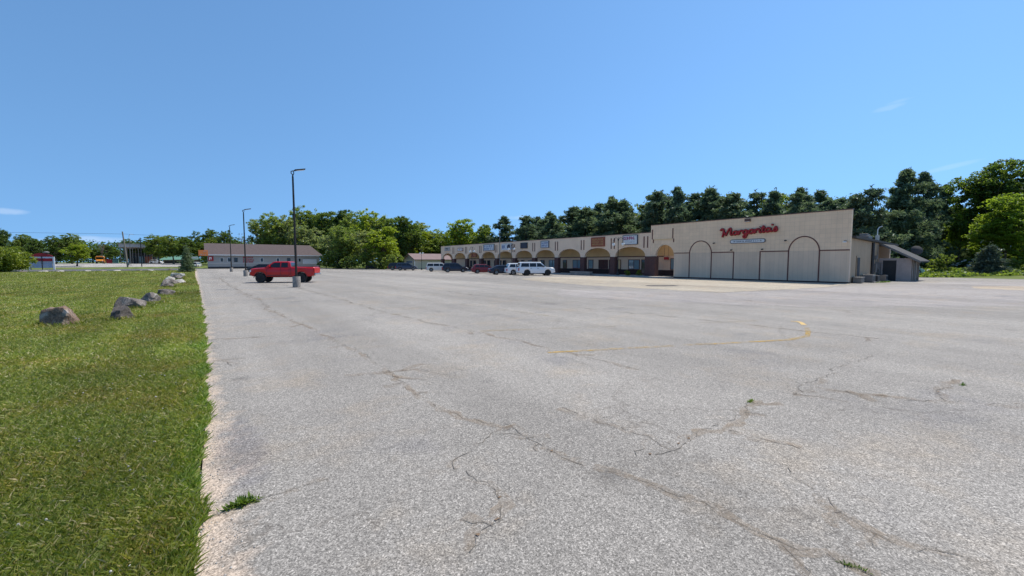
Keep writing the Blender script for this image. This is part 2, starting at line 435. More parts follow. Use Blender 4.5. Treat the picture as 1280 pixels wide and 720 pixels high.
def leaf_mat(name, c, trans=0.35, dark=0.7, hue=0.12, tint=(1.75, 1.85, 0.95)):
    t = NT(name)
    g = t.node('ShaderNodeNewGeometry'); oi = t.node('ShaderNodeObjectInfo')
    rnd = g.outputs['Random Per Island']
    cl = t.noise(0.35, 3, 0.5, g.outputs['Position'])
    col = t.ramp(rnd, [(0.0, tuple(v * dark for v in c)), (0.6, c), (1.0, (c[0] * 1.5, c[1] * 1.35, c[2] * 1.3))])
    col = t.mix(1.0, col, t.ramp(cl, [(0.3, (0.8, 0.86, 0.9)), (0.7, (1.2, 1.12, 0.95))]), 'MULTIPLY')
    col = t.mix(1.0, col, t.ramp(oi.outputs['Random'], [(0.0, (1 - hue, 1 - hue * 0.6, 1.0)), (1.0, (1 + hue, 1 + hue * 0.6, 0.95))]), 'MULTIPLY')
    d = t.node('ShaderNodeBsdfDiffuse'); tr = t.node('ShaderNodeBsdfTranslucent'); gl = t.node('ShaderNodeBsdfGlossy')
    t.link(t.mix(1.0, col, (1.2, 1.2, 1.2), 'MULTIPLY'), d.inputs[0]); t.link(t.mix(1.0, col, tint, 'MULTIPLY'), tr.inputs[0])
    gl.inputs['Roughness'].default_value = 0.4; gl.inputs['Color'].default_value = (0.6, 0.65, 0.7, 1)
    m1 = t.node('ShaderNodeMixShader'); m1.inputs[0].default_value = trans
    m2 = t.node('ShaderNodeMixShader'); m2.inputs[0].default_value = 0.03
    t.link(d.outputs[0], m1.inputs[1]); t.link(tr.outputs[0], m1.inputs[2])
    t.link(m1.outputs[0], m2.inputs[1]); t.link(gl.outputs[0], m2.inputs[2])
    t.link(m2.outputs[0], t.out.inputs['Surface']); return t.m
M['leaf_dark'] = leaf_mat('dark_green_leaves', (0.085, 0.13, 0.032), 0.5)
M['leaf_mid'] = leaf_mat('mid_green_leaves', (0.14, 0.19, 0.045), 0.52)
M['leaf_bright'] = leaf_mat('bright_spring_leaves', (0.19, 0.25, 0.035), 0.56)
M['leaf_yellow'] = leaf_mat('yellow_green_leaves', (0.155, 0.195, 0.03), 0.42)
M['leaf_olive'] = leaf_mat('olive_spring_leaves', (0.185, 0.235, 0.065), 0.54)
M['leaf_pale'] = leaf_mat('pale_grey_olive_leaves', (0.215, 0.25, 0.12), 0.54)
M['needles'] = leaf_mat('pine_needles', (0.112, 0.155, 0.098), 0.45, tint=(1.4, 1.55, 1.2))
M['needles_blue'] = leaf_mat('spruce_needles', (0.085, 0.115, 0.085), 0.3, tint=(1.3, 1.4, 1.2))
M['dry_twig'] = leaf_mat('reddish_buds', (0.16, 0.11, 0.08), 0.2)
M['weed'] = leaf_mat('weed_leaves', (0.10, 0.16, 0.03), 0.4)

def bark(name, c):
    t = NT(name)
    p = t.coord()
    n = t.noise(5, 5, 0.7, t.mapv(p, (2.5, 2.5, 0.35)))
    col = t.mix(1.0, c, t.ramp(n, [(0.3, 0.55), (0.7, 1.3)]), 'MULTIPLY')
    t.bsdf(col, 0.95, 0, t.bump(n, 0.5, 0.03)); return t.m
M['bark'] = bark('grey_brown_bark', (0.13, 0.105, 0.08))
M['bark_pine'] = bark('dark_pine_bark', (0.075, 0.06, 0.05))

def rock_mat(name, a, b, c):
    t = NT(name)
    p = t.coord()
    n = t.noise(3.0, 6, 0.7, p); n2 = t.noise(22, 5, 0.7, p); n3 = t.noise(1.6, 3, 0.6, t.mapv(p, loc=(4, 4, 1)))
    col = t.ramp(n, [(0.3, a), (0.5, b), (0.68, c)])
    col = t.mix(1.0, col, t.ramp(n2, [(0.32, 0.38), (0.62, 1.45)]), 'MULTIPLY')
    col = t.mix(t.ramp(n3, [(0.56, 0.0), (0.7, 0.7)]), col, (0.5, 0.47, 0.43))
    t.bsdf(col, 0.9, 0, t.bump(t.math('ADD', n, t.math('MULTIPLY', n2, 0.4)), 0.8, 0.06)); return t.m
M['rock_brown'] = rock_mat('rust_brown_fieldstone', (0.10, 0.085, 0.07), (0.19, 0.115, 0.075), (0.33, 0.27, 0.21))
M['rock_grey'] = rock_mat('grey_fieldstone', (0.07, 0.058, 0.05), (0.17, 0.142, 0.125), (0.31, 0.27, 0.24))
M['rock_dark'] = rock_mat('dark_fieldstone', (0.04, 0.034, 0.03), (0.10, 0.083, 0.07), (0.24, 0.20, 0.17))
M['rock_pale'] = rock_mat('pale_fieldstone', (0.26, 0.24, 0.21), (0.4, 0.37, 0.33), (0.6, 0.57, 0.52))
M['concrete_base'] = rock_mat('cast_concrete', (0.19, 0.17, 0.15), (0.25, 0.225, 0.20), (0.32, 0.29, 0.26))
M['concrete_pale'] = rock_mat('pale_cast_concrete', (0.33, 0.30, 0.26), (0.40, 0.36, 0.31), (0.47, 0.43, 0.38))

# ------------------------------------------------------------------ mesh helpers
class MB:
    def __init__(s): s.v, s.f = [], []
    def add(s, vs, fs):
        o = len(s.v); s.v += [tuple(v) for v in vs]; s.f += [tuple(i + o for i in f) for f in fs]; return s
    def box(s, x0, x1, y0, y1, z0, z1, b=0.0):
        x0, x1 = sorted((x0, x1)); y0, y1 = sorted((y0, y1)); z0, z1 = sorted((z0, z1))
        if b <= 0:
            return s.add([(x0, y0, z0), (x1, y0, z0), (x1, y1, z0), (x0, y1, z0), (x0, y0, z1), (x1, y0, z1), (x1, y1, z1), (x0, y1, z1)],
                         [(0, 3, 2, 1), (4, 5, 6, 7), (0, 1, 5, 4), (1, 2, 6, 5), (2, 3, 7, 6), (3, 0, 4, 7)])
        bm = bmesh.new(); bmesh.ops.create_cube(bm, size=1)
        for v in bm.verts:
            v.co = Vector(((x0 + x1) / 2 + v.co.x * (x1 - x0), (y0 + y1) / 2 + v.co.y * (y1 - y0), (z0 + z1) / 2 + v.co.z * (z1 - z0)))
        b = min(b, 0.45 * min(x1 - x0, y1 - y0, z1 - z0))
        bmesh.ops.bevel(bm, geom=bm.edges[:], offset=b, segments=2, profile=0.5, affect='EDGES')
        bm.verts.index_update()
        s.add([v.co for v in bm.verts], [[v.index for v in f.verts] for f in bm.faces]); bm.free(); return s
    def prism(s, pts, d0, d1, axis='x'):
        """2-D outline pts extruded along an axis; (a,b) = (y,z) for x, (x,z) for y, (x,y) for z"""
        n = len(pts)
        def P(p, d):
            return {'x': (d, p[0], p[1]), 'y': (p[0], d, p[1]), 'z': (p[0], p[1], d)}[axis]
        vs = [P(p, d0) for p in pts] + [P(p, d1) for p in pts]
        fs = [tuple(range(n))[::-1], tuple(range(n, 2 * n))] + [(i, (i + 1) % n, n + (i + 1) % n, n + i) for i in range(n)]
        return s.add(vs, fs)
    def tube(s, pts, rad, n=8, cap=True):
        pts = [Vector(p) for p in pts]
        rads = rad if isinstance(rad, (list, tuple)) else [rad] * len(pts)
        vs, fs = [], []
        prev = None
        for i, p in enumerate(pts):
            d = (pts[min(i + 1, len(pts) - 1)] - pts[max(i - 1, 0)]).normalized()
            if prev is None:
                a = Vector((1, 0, 0)) if abs(d.x) < 0.9 else Vector((0, 1, 0))
            else: a = prev
            u = (a - d * a.dot(d)).normalized(); w = d.cross(u); prev = u
            for k in range(n):
                th = 2 * PI * k / n
                vs.append(p + (u * math.cos(th) + w * math.sin(th)) * rads[i])
        for i in range(len(pts) - 1):
            for k in range(n):
                fs.append((i * n + k, i * n + (k + 1) % n, (i + 1) * n + (k + 1) % n, (i + 1) * n + k))
        if cap:
            fs.append(tuple(range(n))[::-1]); fs.append(tuple((len(pts) - 1) * n + k for k in range(n)))
        return s.add(vs, fs)
    def lathe(s, prof, n=20, o=(0, 0, 0), axis='z'):
        vs, fs = [], []
        for r, z in prof:
            for k in range(n):
                th = 2 * PI * k / n
                x, y = r * math.cos(th), r * math.sin(th)
                v = (x, y, z) if axis == 'z' else (x, z, y)
                vs.append((v[0] + o[0], v[1] + o[1], v[2] + o[2]))
        for i in range(len(prof) - 1):
            for k in range(n):
                q = (i * n + k, i * n + (k + 1) % n, (i + 1) * n + (k + 1) % n, (i + 1) * n + k)
                fs.append(q if axis == 'z' else q[::-1])
        a = tuple(range(n)); b = tuple((len(prof) - 1) * n + k for k in range(n))
        fs.append(a[::-1] if axis == 'z' else a); fs.append(b if axis == 'z' else b[::-1])
        return s.add(vs, fs)
    def build(s, name, mat, parent=None, smooth=False, loc=None, rot=None):
        me = bpy.data.meshes.new(name)
        me.from_pydata(s.v, [], s.f); me.validate(); me.update()
        if smooth:
            for p in me.polygons: p.use_smooth = True
            try: me.set_sharp_from_angle(angle=R(40))
            except Exception: pass
        me.materials.append(M[mat] if isinstance(mat, str) else mat)
        o = bpy.data.objects.new(name, me); COL.objects.link(o)
        if parent is not None: o.parent = parent
        if loc is not None: o.location = loc
        if rot is not None: o.rotation_euler = rot
        return o

def tag(o, label, cat, group=None):
    o['label'] = label; o['category'] = cat
    if group: o['group'] = group
    return o

def thing(name, label, cat, loc=(0, 0, 0), rz=0, group=None):
    o = bpy.data.objects.new(name, None); COL.objects.link(o)
    o.location = loc; o.rotation_euler = (0, 0, rz); o.empty_display_size = 0.3
    return tag(o, label, cat, group)

def structure(o, kind='structure'):
    o['kind'] = kind; return o

def mesh_np(name, verts, nper):
    """verts (N*nper,3): N separate polygons of nper corners"""
    n = len(verts) // nper
    me = bpy.data.meshes.new(name)
    me.vertices.add(len(verts)); me.vertices.foreach_set('co', verts.astype(np.float32).ravel())
    me.loops.add(len(verts)); me.loops.foreach_set('vertex_index', np.arange(len(verts), dtype=np.int32))
    me.polygons.add(n); me.polygons.foreach_set('loop_start', np.arange(0, len(verts), nper, dtype=np.int32))
    me.update(calc_edges=True); me.validate()
    return me

def ss(a, b, x):
    x = min(1.0, max(0.0, (x - a) / (b - a))); return x * x * (3 - 2 * x)

def hgt(x, y):
    h = 1.25 * ss(150, 215, y) * (1 - ss(5, 25, x))
    h += 0.6 * ss(71, 84, x) * (1 - ss(30, 60, y))
    return h

# ------------------------------------------------------------------ ground sheets
def sheet(name, outline, z, mat, jag=0.0, seg=1.0, kind='structure'):
    pts = []
    n = len(outline)
    for i in range(n):
        a, b = Vector(outline[i]), Vector(outline[(i + 1) % n])
        k = max(1, int((b - a).length / seg)) if jag else 1
        nrm = Vector((-(b - a).y, (b - a).x)).normalized()
        for j in range(k):
            q = a.lerp(b, j / k)
            if jag and 0 < j: q = q + nrm * random.uniform(-jag, jag)
            pts.append((q.x, q.y, z))
    bm = bmesh.new(); vs_ = [bm.verts.new(p) for p in pts]
    f = bm.faces.new(vs_); bmesh.ops.triangulate(bm, faces=[f])
    me = bpy.data.meshes.new(name); bm.to_mesh(me); bm.free()
    for p in me.polygons:
        if p.normal.z < 0: p.flip()
    me.materials.append(M[mat]); o = bpy.data.objects.new(name, me); COL.objects.link(o)
    return structure(o, kind)

gx = sorted(set(list(range(-300, 301, 10)) + [-2500, -1200, -600, 600, 1200, 2500] + list(range(60, 100, 2))))
gy = sorted(set(list(range(-60, 321, 10)) + [-2500, -600, -200, 450, 800, 1500, 3000]))
m = MB()
m.v = [(x, y, hgt(x, y) - 0.03) for y in gy for x in gx]
W_ = len(gx)
m.f = [(j * W_ + i, j * W_ + i + 1, (j + 1) * W_ + i + 1, (j + 1) * W_ + i) for j in range(len(gy) - 1) for i in range(W_ - 1)]
structure(m.build('ground', 'far_ground', smooth=True))

# parking lot: left edge is ragged where the lawn has crept over it
edge = [(-0.12, -6), (-0.12, 3), (-0.05, 6), (-0.1, 12), (-0.2, 18), (-0.5, 40), (-1.1, 70), (-1.5, 98), (-2.2, 112), (-3.5, 127), (-30, 129), (-60, 150)]
lot = edge + [(-60, 168), (-3, 169), (1, 141.7), (31, 141.7), (31.5, 128.5), (36, 120), (40.3, 112.8), (43.5, 104), (48, 98), (62, 95), (66, 60), (66, 20), (70.5, 9.1), (75, 5.5), (78, 1), (82, -30), (0, -30)]
sheet('parking_lot', lot, 0.0, 'asphalt')
lawn = [(-0.15, -6), (-0.15, 3), (-0.06, 6), (-0.04, 12), (-0.1, 18), (-0.4, 40), (-1.0, 70), (-1.4, 98), (-2.1, 111), (-3.2, 118), (-8, 118.5), (-60, 119), (-90, 119), (-90, -6)]
sheet('lawn', lawn, 0.03, 'lawn', 0.05, 0.35)
sheet('side_road', [(-200, 128), (-4, 128), (-3.2, 146), (-3, 168), (-200, 168)], 0.004, 'road', 0.0)
m = MB()
for (x0, x1) in ((-40, -2),):
    ys = [172, 180, 190, 200, 210, 225, 245, 270, 300]
    for a, b in zip(ys, ys[1:]):
        m.add([(x0, a, hgt(x0, a) + 0.02), (x1, a, hgt(x1, a) + 0.02), (x1, b, hgt(x1, b) + 0.02), (x0, b, hgt(x0, b) + 0.02)], [(0, 1, 2, 3)])
structure(m.build('concrete_lot', 'concrete'))
m = MB()
for a, b in zip([205, 215, 230], [215, 230, 250]):
    m.add([(-120, a, hgt(-120, a) + 0.02), (-40.1, a, hgt(-40, a) + 0.02), (-40.1, b, hgt(-40, b) + 0.02), (-120, b, hgt(-120, b) + 0.02)], [(0, 1, 2, 3)])
structure(m.build('concrete_drive', 'concrete'))
sheet('bleached_strip', [(15.9, 16.6), (19.6, 20.4), (25.1, 12.2), (40, 9.6), (60, 5), (62, 0.7), (40.4, 0.95), (28, 0.65), (20, 6.3), (17, 12.1)], 0.004, 'asphalt_light', 0.25, 0.8)
sheet('tan_paving', [(27.9, 35.5), (25.6, 28), (24.95, 22.3), (25.4, 12.3), (35.7, 10.4), (45.3, 10.3), (44.2, 27), (43.2, 31), (41.6, 36), (33, 39)], 0.008, 'asphalt_tan', 0.3, 0.8)
sheet('dirt_patch', [(44, 3.1), (47.8, 3.8), (51, 1.4), (56, -2), (50, -2.5), (43.9, 1.0)], 0.008, 'dirt', 0.3, 0.6)
sheet('drain_patch', [(28.5, 19.9), (30.5, 18.6), (29.9, 17.7), (28.6, 18.1), (27.8, 19.2)], 0.012, 'drain', 0.12, 0.4)
# walk in front of the shops, a real kerb
m = MB()
m.box(43.9, 48.4, 31.2, 90, -0.05, 0.12, 0.03)
m.box(43.9, 45.2, 27.8, 31.2, -0.05, 0.115, 0.03)
structure(m.build('sidewalk', 'concrete_pale'))
# ------------------------------------------------------------------ buildings
def kid(mb, name, mat, parent, smooth=False):
    """part whose mesh was laid out in world coordinates"""
    o = mb.build(name, mat, parent, smooth)
    root = parent
    off = Vector((0, 0, 0))
    while root is not None:
        off += root.location; root = root.parent
    for v in o.data.vertices: v.co -= off
    return o

def arch_pts(yc, hw, spring, rise, n=22, y_desc=False, p=2.0):
    a = []
    for i in range(n + 1):
        th = PI * i / n
        c, s = math.cos(th), math.sin(th)
        a.append((yc - hw * math.copysign(abs(c) ** (2 / p), c), spring + rise * abs(s) ** (2 / p)))
    return a[::-1] if y_desc else a

FX = 45.5
PITCHY, Y0 = 5.67, 31.35
NB = 10
plaza = thing('shopping_plaza', 'long low tan shopping plaza with a row of arches and brick pillars', 'shopping plaza', (FX, 31.1, 0))
out = [(31.0, 2.62)]
for k in range(NB):
    yc = Y0 + PITCHY * (k + 0.5)
    out += arch_pts(yc, 2.42, 2.62, 1.3, p=2.15)
yend = Y0 + PITCHY * NB + 0.43
out += [(yend, 2.62), (yend, 5.62), (31.0, 5.62)]
kid(MB().prism(out, FX, FX + 0.35, 'x'), 'arcade_wall', 'stucco', plaza)
kid(MB().box(FX - 0.05, FX + 0.42, 31.0, yend + 0.03, 5.625, 5.70), 'parapet_cap', 'cap_brown', plaza)
for k in range(NB + 1):
    y = Y0 + PITCHY * k
    b = MB().box(FX - 0.08, FX + 0.52, max(y - 0.43, 31.12), y + 0.43, 0.1, 2.615, 0.015)
    kid(b, 'pillar', 'brick', plaza)
    if 0 < k < NB or k == 0:
        for s in (-1, 1):
            yy = (y + 0.35 if k == 0 else y) + s * 0.27
            kid(MB().box(FX - 0.05, FX, yy - 0.065, yy + 0.065, 3.72, 5.18), 'trim_bar', 'trim_brown', plaza)
BX = 48.5
ye9 = Y0 + PITCHY * 9 + 0.2
ye9 = Y0 + PITCHY * 9 + 4.2
kid(MB().box(BX, 62, 31.0, ye9, 0.0, 5.1), 'shop_block', 'stucco', plaza)
kid(MB().box(FX + 0.36, 62.1, 31.0, yend - 0.02, 5.11, 5.3), 'roof', 'dark_roof', plaza)
kid(MB().box(FX + 0.352, BX - 0.003, 31.02, yend - 0.4, 4.45, 4.5), 'arcade_ceiling', 'ochre', plaza)
kid(MB().box(BX - 0.04, BX - 0.003, 31.02, ye9 - 0.01, 2.72, 4.44), 'upper_band', 'ochre', plaza)
kid(MB().box(BX - 0.10, BX - 0.003, 31.02, ye9 - 0.01, 2.60, 2.715), 'trim_beam', 'trim_brown', plaza)
kid(MB().box(BX - 0.08, BX - 0.003, 31.02, ye9 - 0.01, 0.121, 0.84), 'brick_base', 'brick_dark', plaza)
# open far end of the arcade
o2 = [(FX + 0.355, 2.62)] + [(x, z) for x, z in arch_pts(47.0, 1.1, 2.62, 0.9)] + [(BX + 0.3, 2.62), (BX + 0.3, 5.1), (FX + 0.355, 5.1)]
kid(MB().prism(o2, yend - 0.3, yend - 0.003, 'y'), 'end_wall', 'stucco', plaza)
kid(MB().box(BX - 0.2, BX + 0.28, yend - 0.42, yend + 0.04, 0.1, 2.61), 'pillar', 'brick', plaza)

def shop_window(parent, y0, y1, z0=0.86, z1=2.3, x=BX, glass='shop_glass', frame='trim_brown', door=False):
    f = MB(); t = 0.07; d0, d1 = x - 0.09, x - 0.004
    f.box(d0, d1, y0, y0 + t, z0, z1).box(d0, d1, y1 - t, y1, z0, z1)
    f.box(d0, d1, y0 + t, y1 - t, z1 - t, z1)
    f.box(d0, d1, y0 + t, y1 - t, z0, z0 + (0.25 if door else t))
    if y1 - y0 > 1.5 and not door: f.box(d0, d1, (y0 + y1) / 2 - 0.03, (y0 + y1) / 2 + 0.03, z0 + t, z1 - t)
    o = kid(f, 'door' if door else 'window', frame, parent)
    kid(MB().box(x - 0.05, x - 0.006, y0 + t, y1 - t, z0 + (0.25 if door else t), z1 - t), 'pane', glass, o)
    if door:
        kid(MB().box(x - 0.14, x - 0.092, y0 + 0.1, y0 + 0.13, 0.95, 1.25), 'handle', 'grey_metal', o)
    return o
D = True
wins = [(37.9, 38.5, 0, 'ochre'), (34.7, 36.6, 0, 'blind_glass'), (33.3, 34.35, D, 'shop_glass'),
        (43.2, 44.2, 0, 'blind_glass'), (40.3, 42.1, 0, 'brick'), (39.0, 40.0, D, 'shop_glass'),
        (49.0, 49.9, 0, 'shop_glass'), (45.6, 47.6, 0, 'blind_glass'), (50.6, 51.4, D, 'shop_glass'),
        (54.6, 55.6, D, 'shop_glass'), (51.6, 53.4, 0, 'blind_glass'),
        (60.3, 61.3, 0, 'shop_glass'), (57.4, 59.1, 0, 'blind_glass'), (62.1, 63.1, D, 'shop_glass')]
for k in (6, 7, 8):
    yb = Y0 + PITCHY * k
    wins += [(yb + 0.8, yb + 1.8, D, 'shop_glass'), (yb + 2.4, yb + 3.3, 0, 'shop_glass'), (yb + 3.9, yb + 5.0, 0, 'blind_glass' if k == 7 else 'shop_glass')]
for y0, y1, d, gl in wins:
    shop_window(plaza, y0, y1, 0.125 if d else 0.86, 2.25, BX - (0.081 if d else 0), gl, door=bool(d))

# --- restaurant -----------------------------------------------------------
RH = 6.5
rest = thing('restaurant_building', 'tall blank tan block restaurant wall with brown arch outlines', 'restaurant', (FX, 10.85, 0))
pts = [(10.85, 2.97), (27.72, 2.97), (27.72, 2.62)] + arch_pts(29.0, 1.28, 2.62, 1.4) + [(30.28, 2.62), (30.98, 2.62), (30.98, RH), (10.85, RH)]
# the outline repeats the arch feet; drop doubles
q = []
for p in pts:
    if not q or (abs(q[-1][0] - p[0]) + abs(q[-1][1] - p[1])) > 1e-4: q.append(p)
kid(MB().prism(q, FX, FX + 0.35, 'x'), 'upper_wall', 'block_tan', rest)
kid(MB().box(FX + 0.002, FX + 0.35, 10.85, 27.72, 0.12, 2.968), 'lower_wall', 'block_grey', rest)
kid(MB().box(FX - 0.01, FX + 0.35, 10.84, 27.72, 0.0, 0.118), 'base_strip', 'brick_dark', rest)  # thin dark strip along the foot of the wall
kid(MB().box(FX - 0.05, FX + 0.42, 10.80, 30.98, RH + 0.003, RH + 0.08), 'parapet_cap', 'cap_brown', rest)
kid(MB().box(FX + 0.36, FX + 0.7, 10.95, 30.9, 5.32, RH - 0.3), 'parapet_back', 'stucco', rest)
kid(MB().box(FX - 0.2, FX + 0.62, 30.2, 31.1, 0.0, 2.615, 0.015), 'pillar', 'brick', rest)
def arch_trim(yc, hw, spring, crown, w=0.095):
    n = 24; vs, fs = [], []
    path = [(yc - hw, 0.12)] + arch_pts(yc, hw, spring, crown - spring, n) + [(yc + hw, 0.12)]
    inner = [(yc - hw + w, 0.12)] + arch_pts(yc, hw - w, spring, crown - spring - w, n) + [(yc + hw - w, 0.12)]
    m_ = MB(); N = len(path)
    m_.v = [(FX - 0.035, *p) for p in path] + [(FX - 0.035, *p) for p in inner] + [(FX + 0.01, *p) for p in path] + [(FX + 0.01, *p) for p in inner]
    for i in range(N - 1):
        m_.f += [(i, N + i, N + i + 1, i + 1), (i, i + 1, 2 * N + i + 1, 2 * N + i), (N + i, 3 * N + i, 3 * N + i + 1, N + i + 1)]
    return m_
kid(arch_trim(14.34, 1.30, 2.86, 4.36), 'arch_trim', 'trim_brown', rest)
kid(arch_trim(24.45, 1.34, 2.86, 4.35), 'arch_trim', 'trim_brown', rest)
def bar(y0, y1, z0, z1): kid(MB().box(FX - 0.03, FX + 0.012, y0, y1, z0, z1), 'trim_bar', 'trim_brown', rest)
bar(25.795, 27.7, 2.92, 3.015); bar(20.8, 23.105, 2.92, 3.015); bar(20.70, 20.797, 0.12, 3.015)
bar(18.083, 18.18, 0.12, 3.015); bar(15.645, 18.08, 2.92, 3.015); bar(10.86, 13.035, 2.92, 3.015)
bar(30.7, 30.82, 4.75, 5.98); bar(27.88, 28.0, 4.75, 5.98); bar(30.55, 30.67, 4.3, 4.74); bar(27.75, 27.87, 4.3, 4.74)
kid(MB().box(FX - 0.06, FX, 28.02, 30.5, 4.66, 4.74), 'ledge', 'ochre', rest)
# porch behind the arch
kid(MB().box(BX, BX + 0.3, 27.75, 30.98, 0.0, 4.4), 'porch_wall', 'stucco', rest)
kid(MB().box(BX - 0.03, BX - 0.003, 27.76, 30.97, 2.72, 4.38), 'upper_band', 'ochre', rest)
kid(MB().box(BX - 0.08, BX - 0.003, 27.76, 30.97, 0.12, 0.84), 'brick_base', 'brick_dark', rest)
shop_window(rest, 28.9, 30.0, 0.9, 2.4, BX, 'blind_glass')
shop_window(rest, 27.9, 28.8, 0.125, 2.4, BX - 0.085, 'shop_glass', door=True)
# side wall, roof
kid(MB().prism([(FX + 0.352, 0.0), (55.5, 0.0), (55.5, 3.8), (FX + 0.352, 4.0)], 10.85, 11.15, 'y'), 'side_wall', 'ribbed_tan', rest)
kid(MB().prism([(FX + 0.36, 4.02), (62.2, 3.68), (62.2, 3.86), (FX + 0.36, 4.22)], 10.55, 27.7, 'y'), 'roof', 'dark_roof', rest)
kid(MB().box(61.7, 62.0, 11.16, 30.9, 0, 3.66), 'rear_wall', 'stucco', rest)
d = kid(MB().box(47.45, 48.55, 10.79, 10.845, 0.0, 2.45), 'door', 'ribbed_tan', rest)
kid(MB().box(47.6, 48.4, 10.76, 10.788, 0.1, 2.3), 'door_leaf', 'dark_plastic', d)
kid(MB().tube([(52.6, 10.75, 0), (52.6, 10.75, 3.8)], 0.13, 8), 'downpipe', 'dark_plastic', rest)
for x, z, w, h in ((53.6, 1.3, 0.5, 0.9), (54.3, 1.5, 0.45, 0.7), (53.55, 2.35, 0.35, 0.4), (54.9, 1.2, 0.5, 1.3)):
    kid(MB().box(x - w / 2, x + w / 2, 10.6, 10.845, z - h / 2, z + h / 2, 0.02), 'meter_box', 'grey_metal', rest)
kid(MB().tube([(53.6, 10.72, 1.75), (53.6, 10.72, 2.15)], 0.03, 6).tube([(54.3, 10.72, 1.85), (54.3, 10.72, 3.6)], 0.03, 6), 'conduit', 'grey_metal', rest)
# --- lean-to shed
shed = thing('storage_shed', 'mauve grey lean-to shed with a dark door beside the restaurant', 'shed', (55.5, 8.4, 0))
zr = lambda y: 2.27 + (y - 8.4) * (3.78 - 2.27) / (10.85 - 8.4)
kid(MB().box(55.5, 55.6, 8.4, 9.42, 0, 2.28), 'wall_panel', 'shed_panel', shed)
kid(MB().box(55.5, 55.6, 10.58, 10.84, 0, 2.28), 'wall_panel', 'shed_panel', shed)
kid(MB().box(55.5, 55.6, 9.42, 10.58, 2.08, 2.28), 'wall_panel', 'shed_panel', shed)
kid(MB().box(55.53, 55.58, 9.45, 10.55, 0.02, 2.06), 'door', 'dark_plastic', shed)
kid(MB().box(55.44, 55.499, 9.40, 9.48, 0, 2.12).box(55.44, 55.499, 10.52, 10.6, 0, 2.12).box(55.44, 55.499, 9.48, 10.52, 2.06, 2.12), 'door_frame', 'shed_panel', shed)
kid(MB().box(55.6, 59.2, 8.42, 8.5, 0, 2.22), 'end_wall', 'pale_grey', shed)
for x in (55.75, 56.6, 57.5, 58.4, 59.1):
    kid(MB().box(x - 0.07, x + 0.07, 8.34, 8.417, 0, 2.22), 'batten', 'wood_grey', shed)
kid(MB().box(56.75, 57.35, 8.36, 8.415, 0.05, 2.0), 'side_door', 'dark_plastic', shed)
kid(MB().prism([(7.75, zr(7.75) + 0.02), (10.85, zr(10.85) + 0.02), (10.85, zr(10.85) + 0.14), (7.75, zr(7.75) + 0.14)], 55.2, 60.2, 'x'), 'roof', 'dark_roof', shed)
kid(MB().prism([(7.72, zr(7.72) - 0.06), (10.85, zr(10.85) - 0.06), (10.85, zr(10.85) + 0.16), (7.72, zr(7.72) + 0.16)], 55.13, 55.197, 'x'), 'fascia', 'grey_metal', shed)
kid(MB().box(59.2, 59.3, 8.42, 10.8, 0, 2.2), 'rear_wall', 'pale_grey', shed)
# small equipment along the side wall
def cond_unit(x, y, w, d_, h, mat, label):
    r = thing('condenser_unit', label, 'condenser', (x, y, 0))
    MB().box(-w / 2, w / 2, -d_ / 2, d_ / 2, 0.08, h, 0.03).build('casing', mat, r)
    s = MB()
    for i in range(7):
        z = 0.18 + i * (h - 0.3) / 7
        s.box(-w / 2 + 0.06, w / 2 - 0.06, -d_ / 2 - 0.012, -d_ / 2 - 0.001, z, z + 0.04)
    s.build('grille', 'dark_plastic', r)
    MB().lathe([(0.02, h), (min(w, d_) * 0.4, h), (min(w, d_) * 0.4, h + 0.04), (0.02, h + 0.06)], 16).build('fan_guard', 'dark_plastic', r)
    MB().box(-w / 2 - 0.1, w / 2 + 0.1, -d_ / 2 - 0.1, d_ / 2 + 0.1, 0, 0.078).build('pad', 'concrete_base', r)
cond_unit(49.4, 10.3, 0.9, 0.8, 0.72, 'grey_metal', 'low grey condenser unit standing left of the dark downpipe')
cond_unit(51.0, 10.3, 0.8, 0.8, 0.62, 'dark_plastic', 'small black condenser unit next to the downpipe')
cond_unit(53.9, 10.2, 0.8, 0.7, 0.62, 'wood_grey', 'brownish condenser unit under the meters beside the shed door')
b = thing('storage_bin', 'squat grey brown bin at the corner of the restaurant wall', 'bin', (46.8, 10.45, 0))
MB().box(-0.5, 0.5, -0.3, 0.3, 0.04, 0.5, 0.03).build('body', 'wood_grey', b)
MB().box(-0.54, 0.54, -0.34, 0.34, 0.502, 0.56, 0.02).build('lid', 'grey_metal', b)
# on the roofs
v = thing('roof_ventilator', 'galvanised ventilator box standing on the restaurant roof edge', 'ventilator', (56.5, 12.3, 3.95))
MB().box(-0.7, 0.7, -0.5, 0.5, 0, 0.7, 0.03).build('housing', 'grey_metal', v)
MB().box(-0.55, -0.1, -0.35, 0.35, 0.702, 0.95, 0.03).box(0.1, 0.6, -0.35, 0.35, 0.702, 0.88, 0.03).build('hood', 'grey_metal', v)
v = thing('roof_mast', 'thin pale pipe mast with a curved lamp arm on the restaurant roof', 'mast', (58.2, 11.6, 3.88))
MB().box(-0.14, 0.14, -0.14, 0.14, 0, 0.9).build('post', 'cream', v)
MB().tube([(0, 0, 0.9), (0, 0, 1.5), (0.08, -0.1, 1.75), (0.02, -0.35, 1.85)], 0.045, 6).build('arm', 'white_enamel', v)
v = thing('satellite_dish', 'round dark grey satellite dish behind the shed roof', 'satellite dish', (62.8, 9.2, 0))
MB().tube([(0, 0, 0), (0, 0, 3.1)], 0.06, 8).build('post', 'grey_metal', v)
dd = MB().lathe([(0.02, 0.14), (0.3, 0.10), (0.52, 0.0), (0.52, 0.03), (0.3, 0.13), (0.02, 0.17)], 24)
dd.build('dish', 'dark_roof', v, True, (0, -0.05, 3.2), (R(65), 0, R(-60)))
MB().tube([(0, 0, 3.2), (-0.35, -0.3, 3.45)], 0.02, 6).build('feed_arm', 'grey_metal', v)
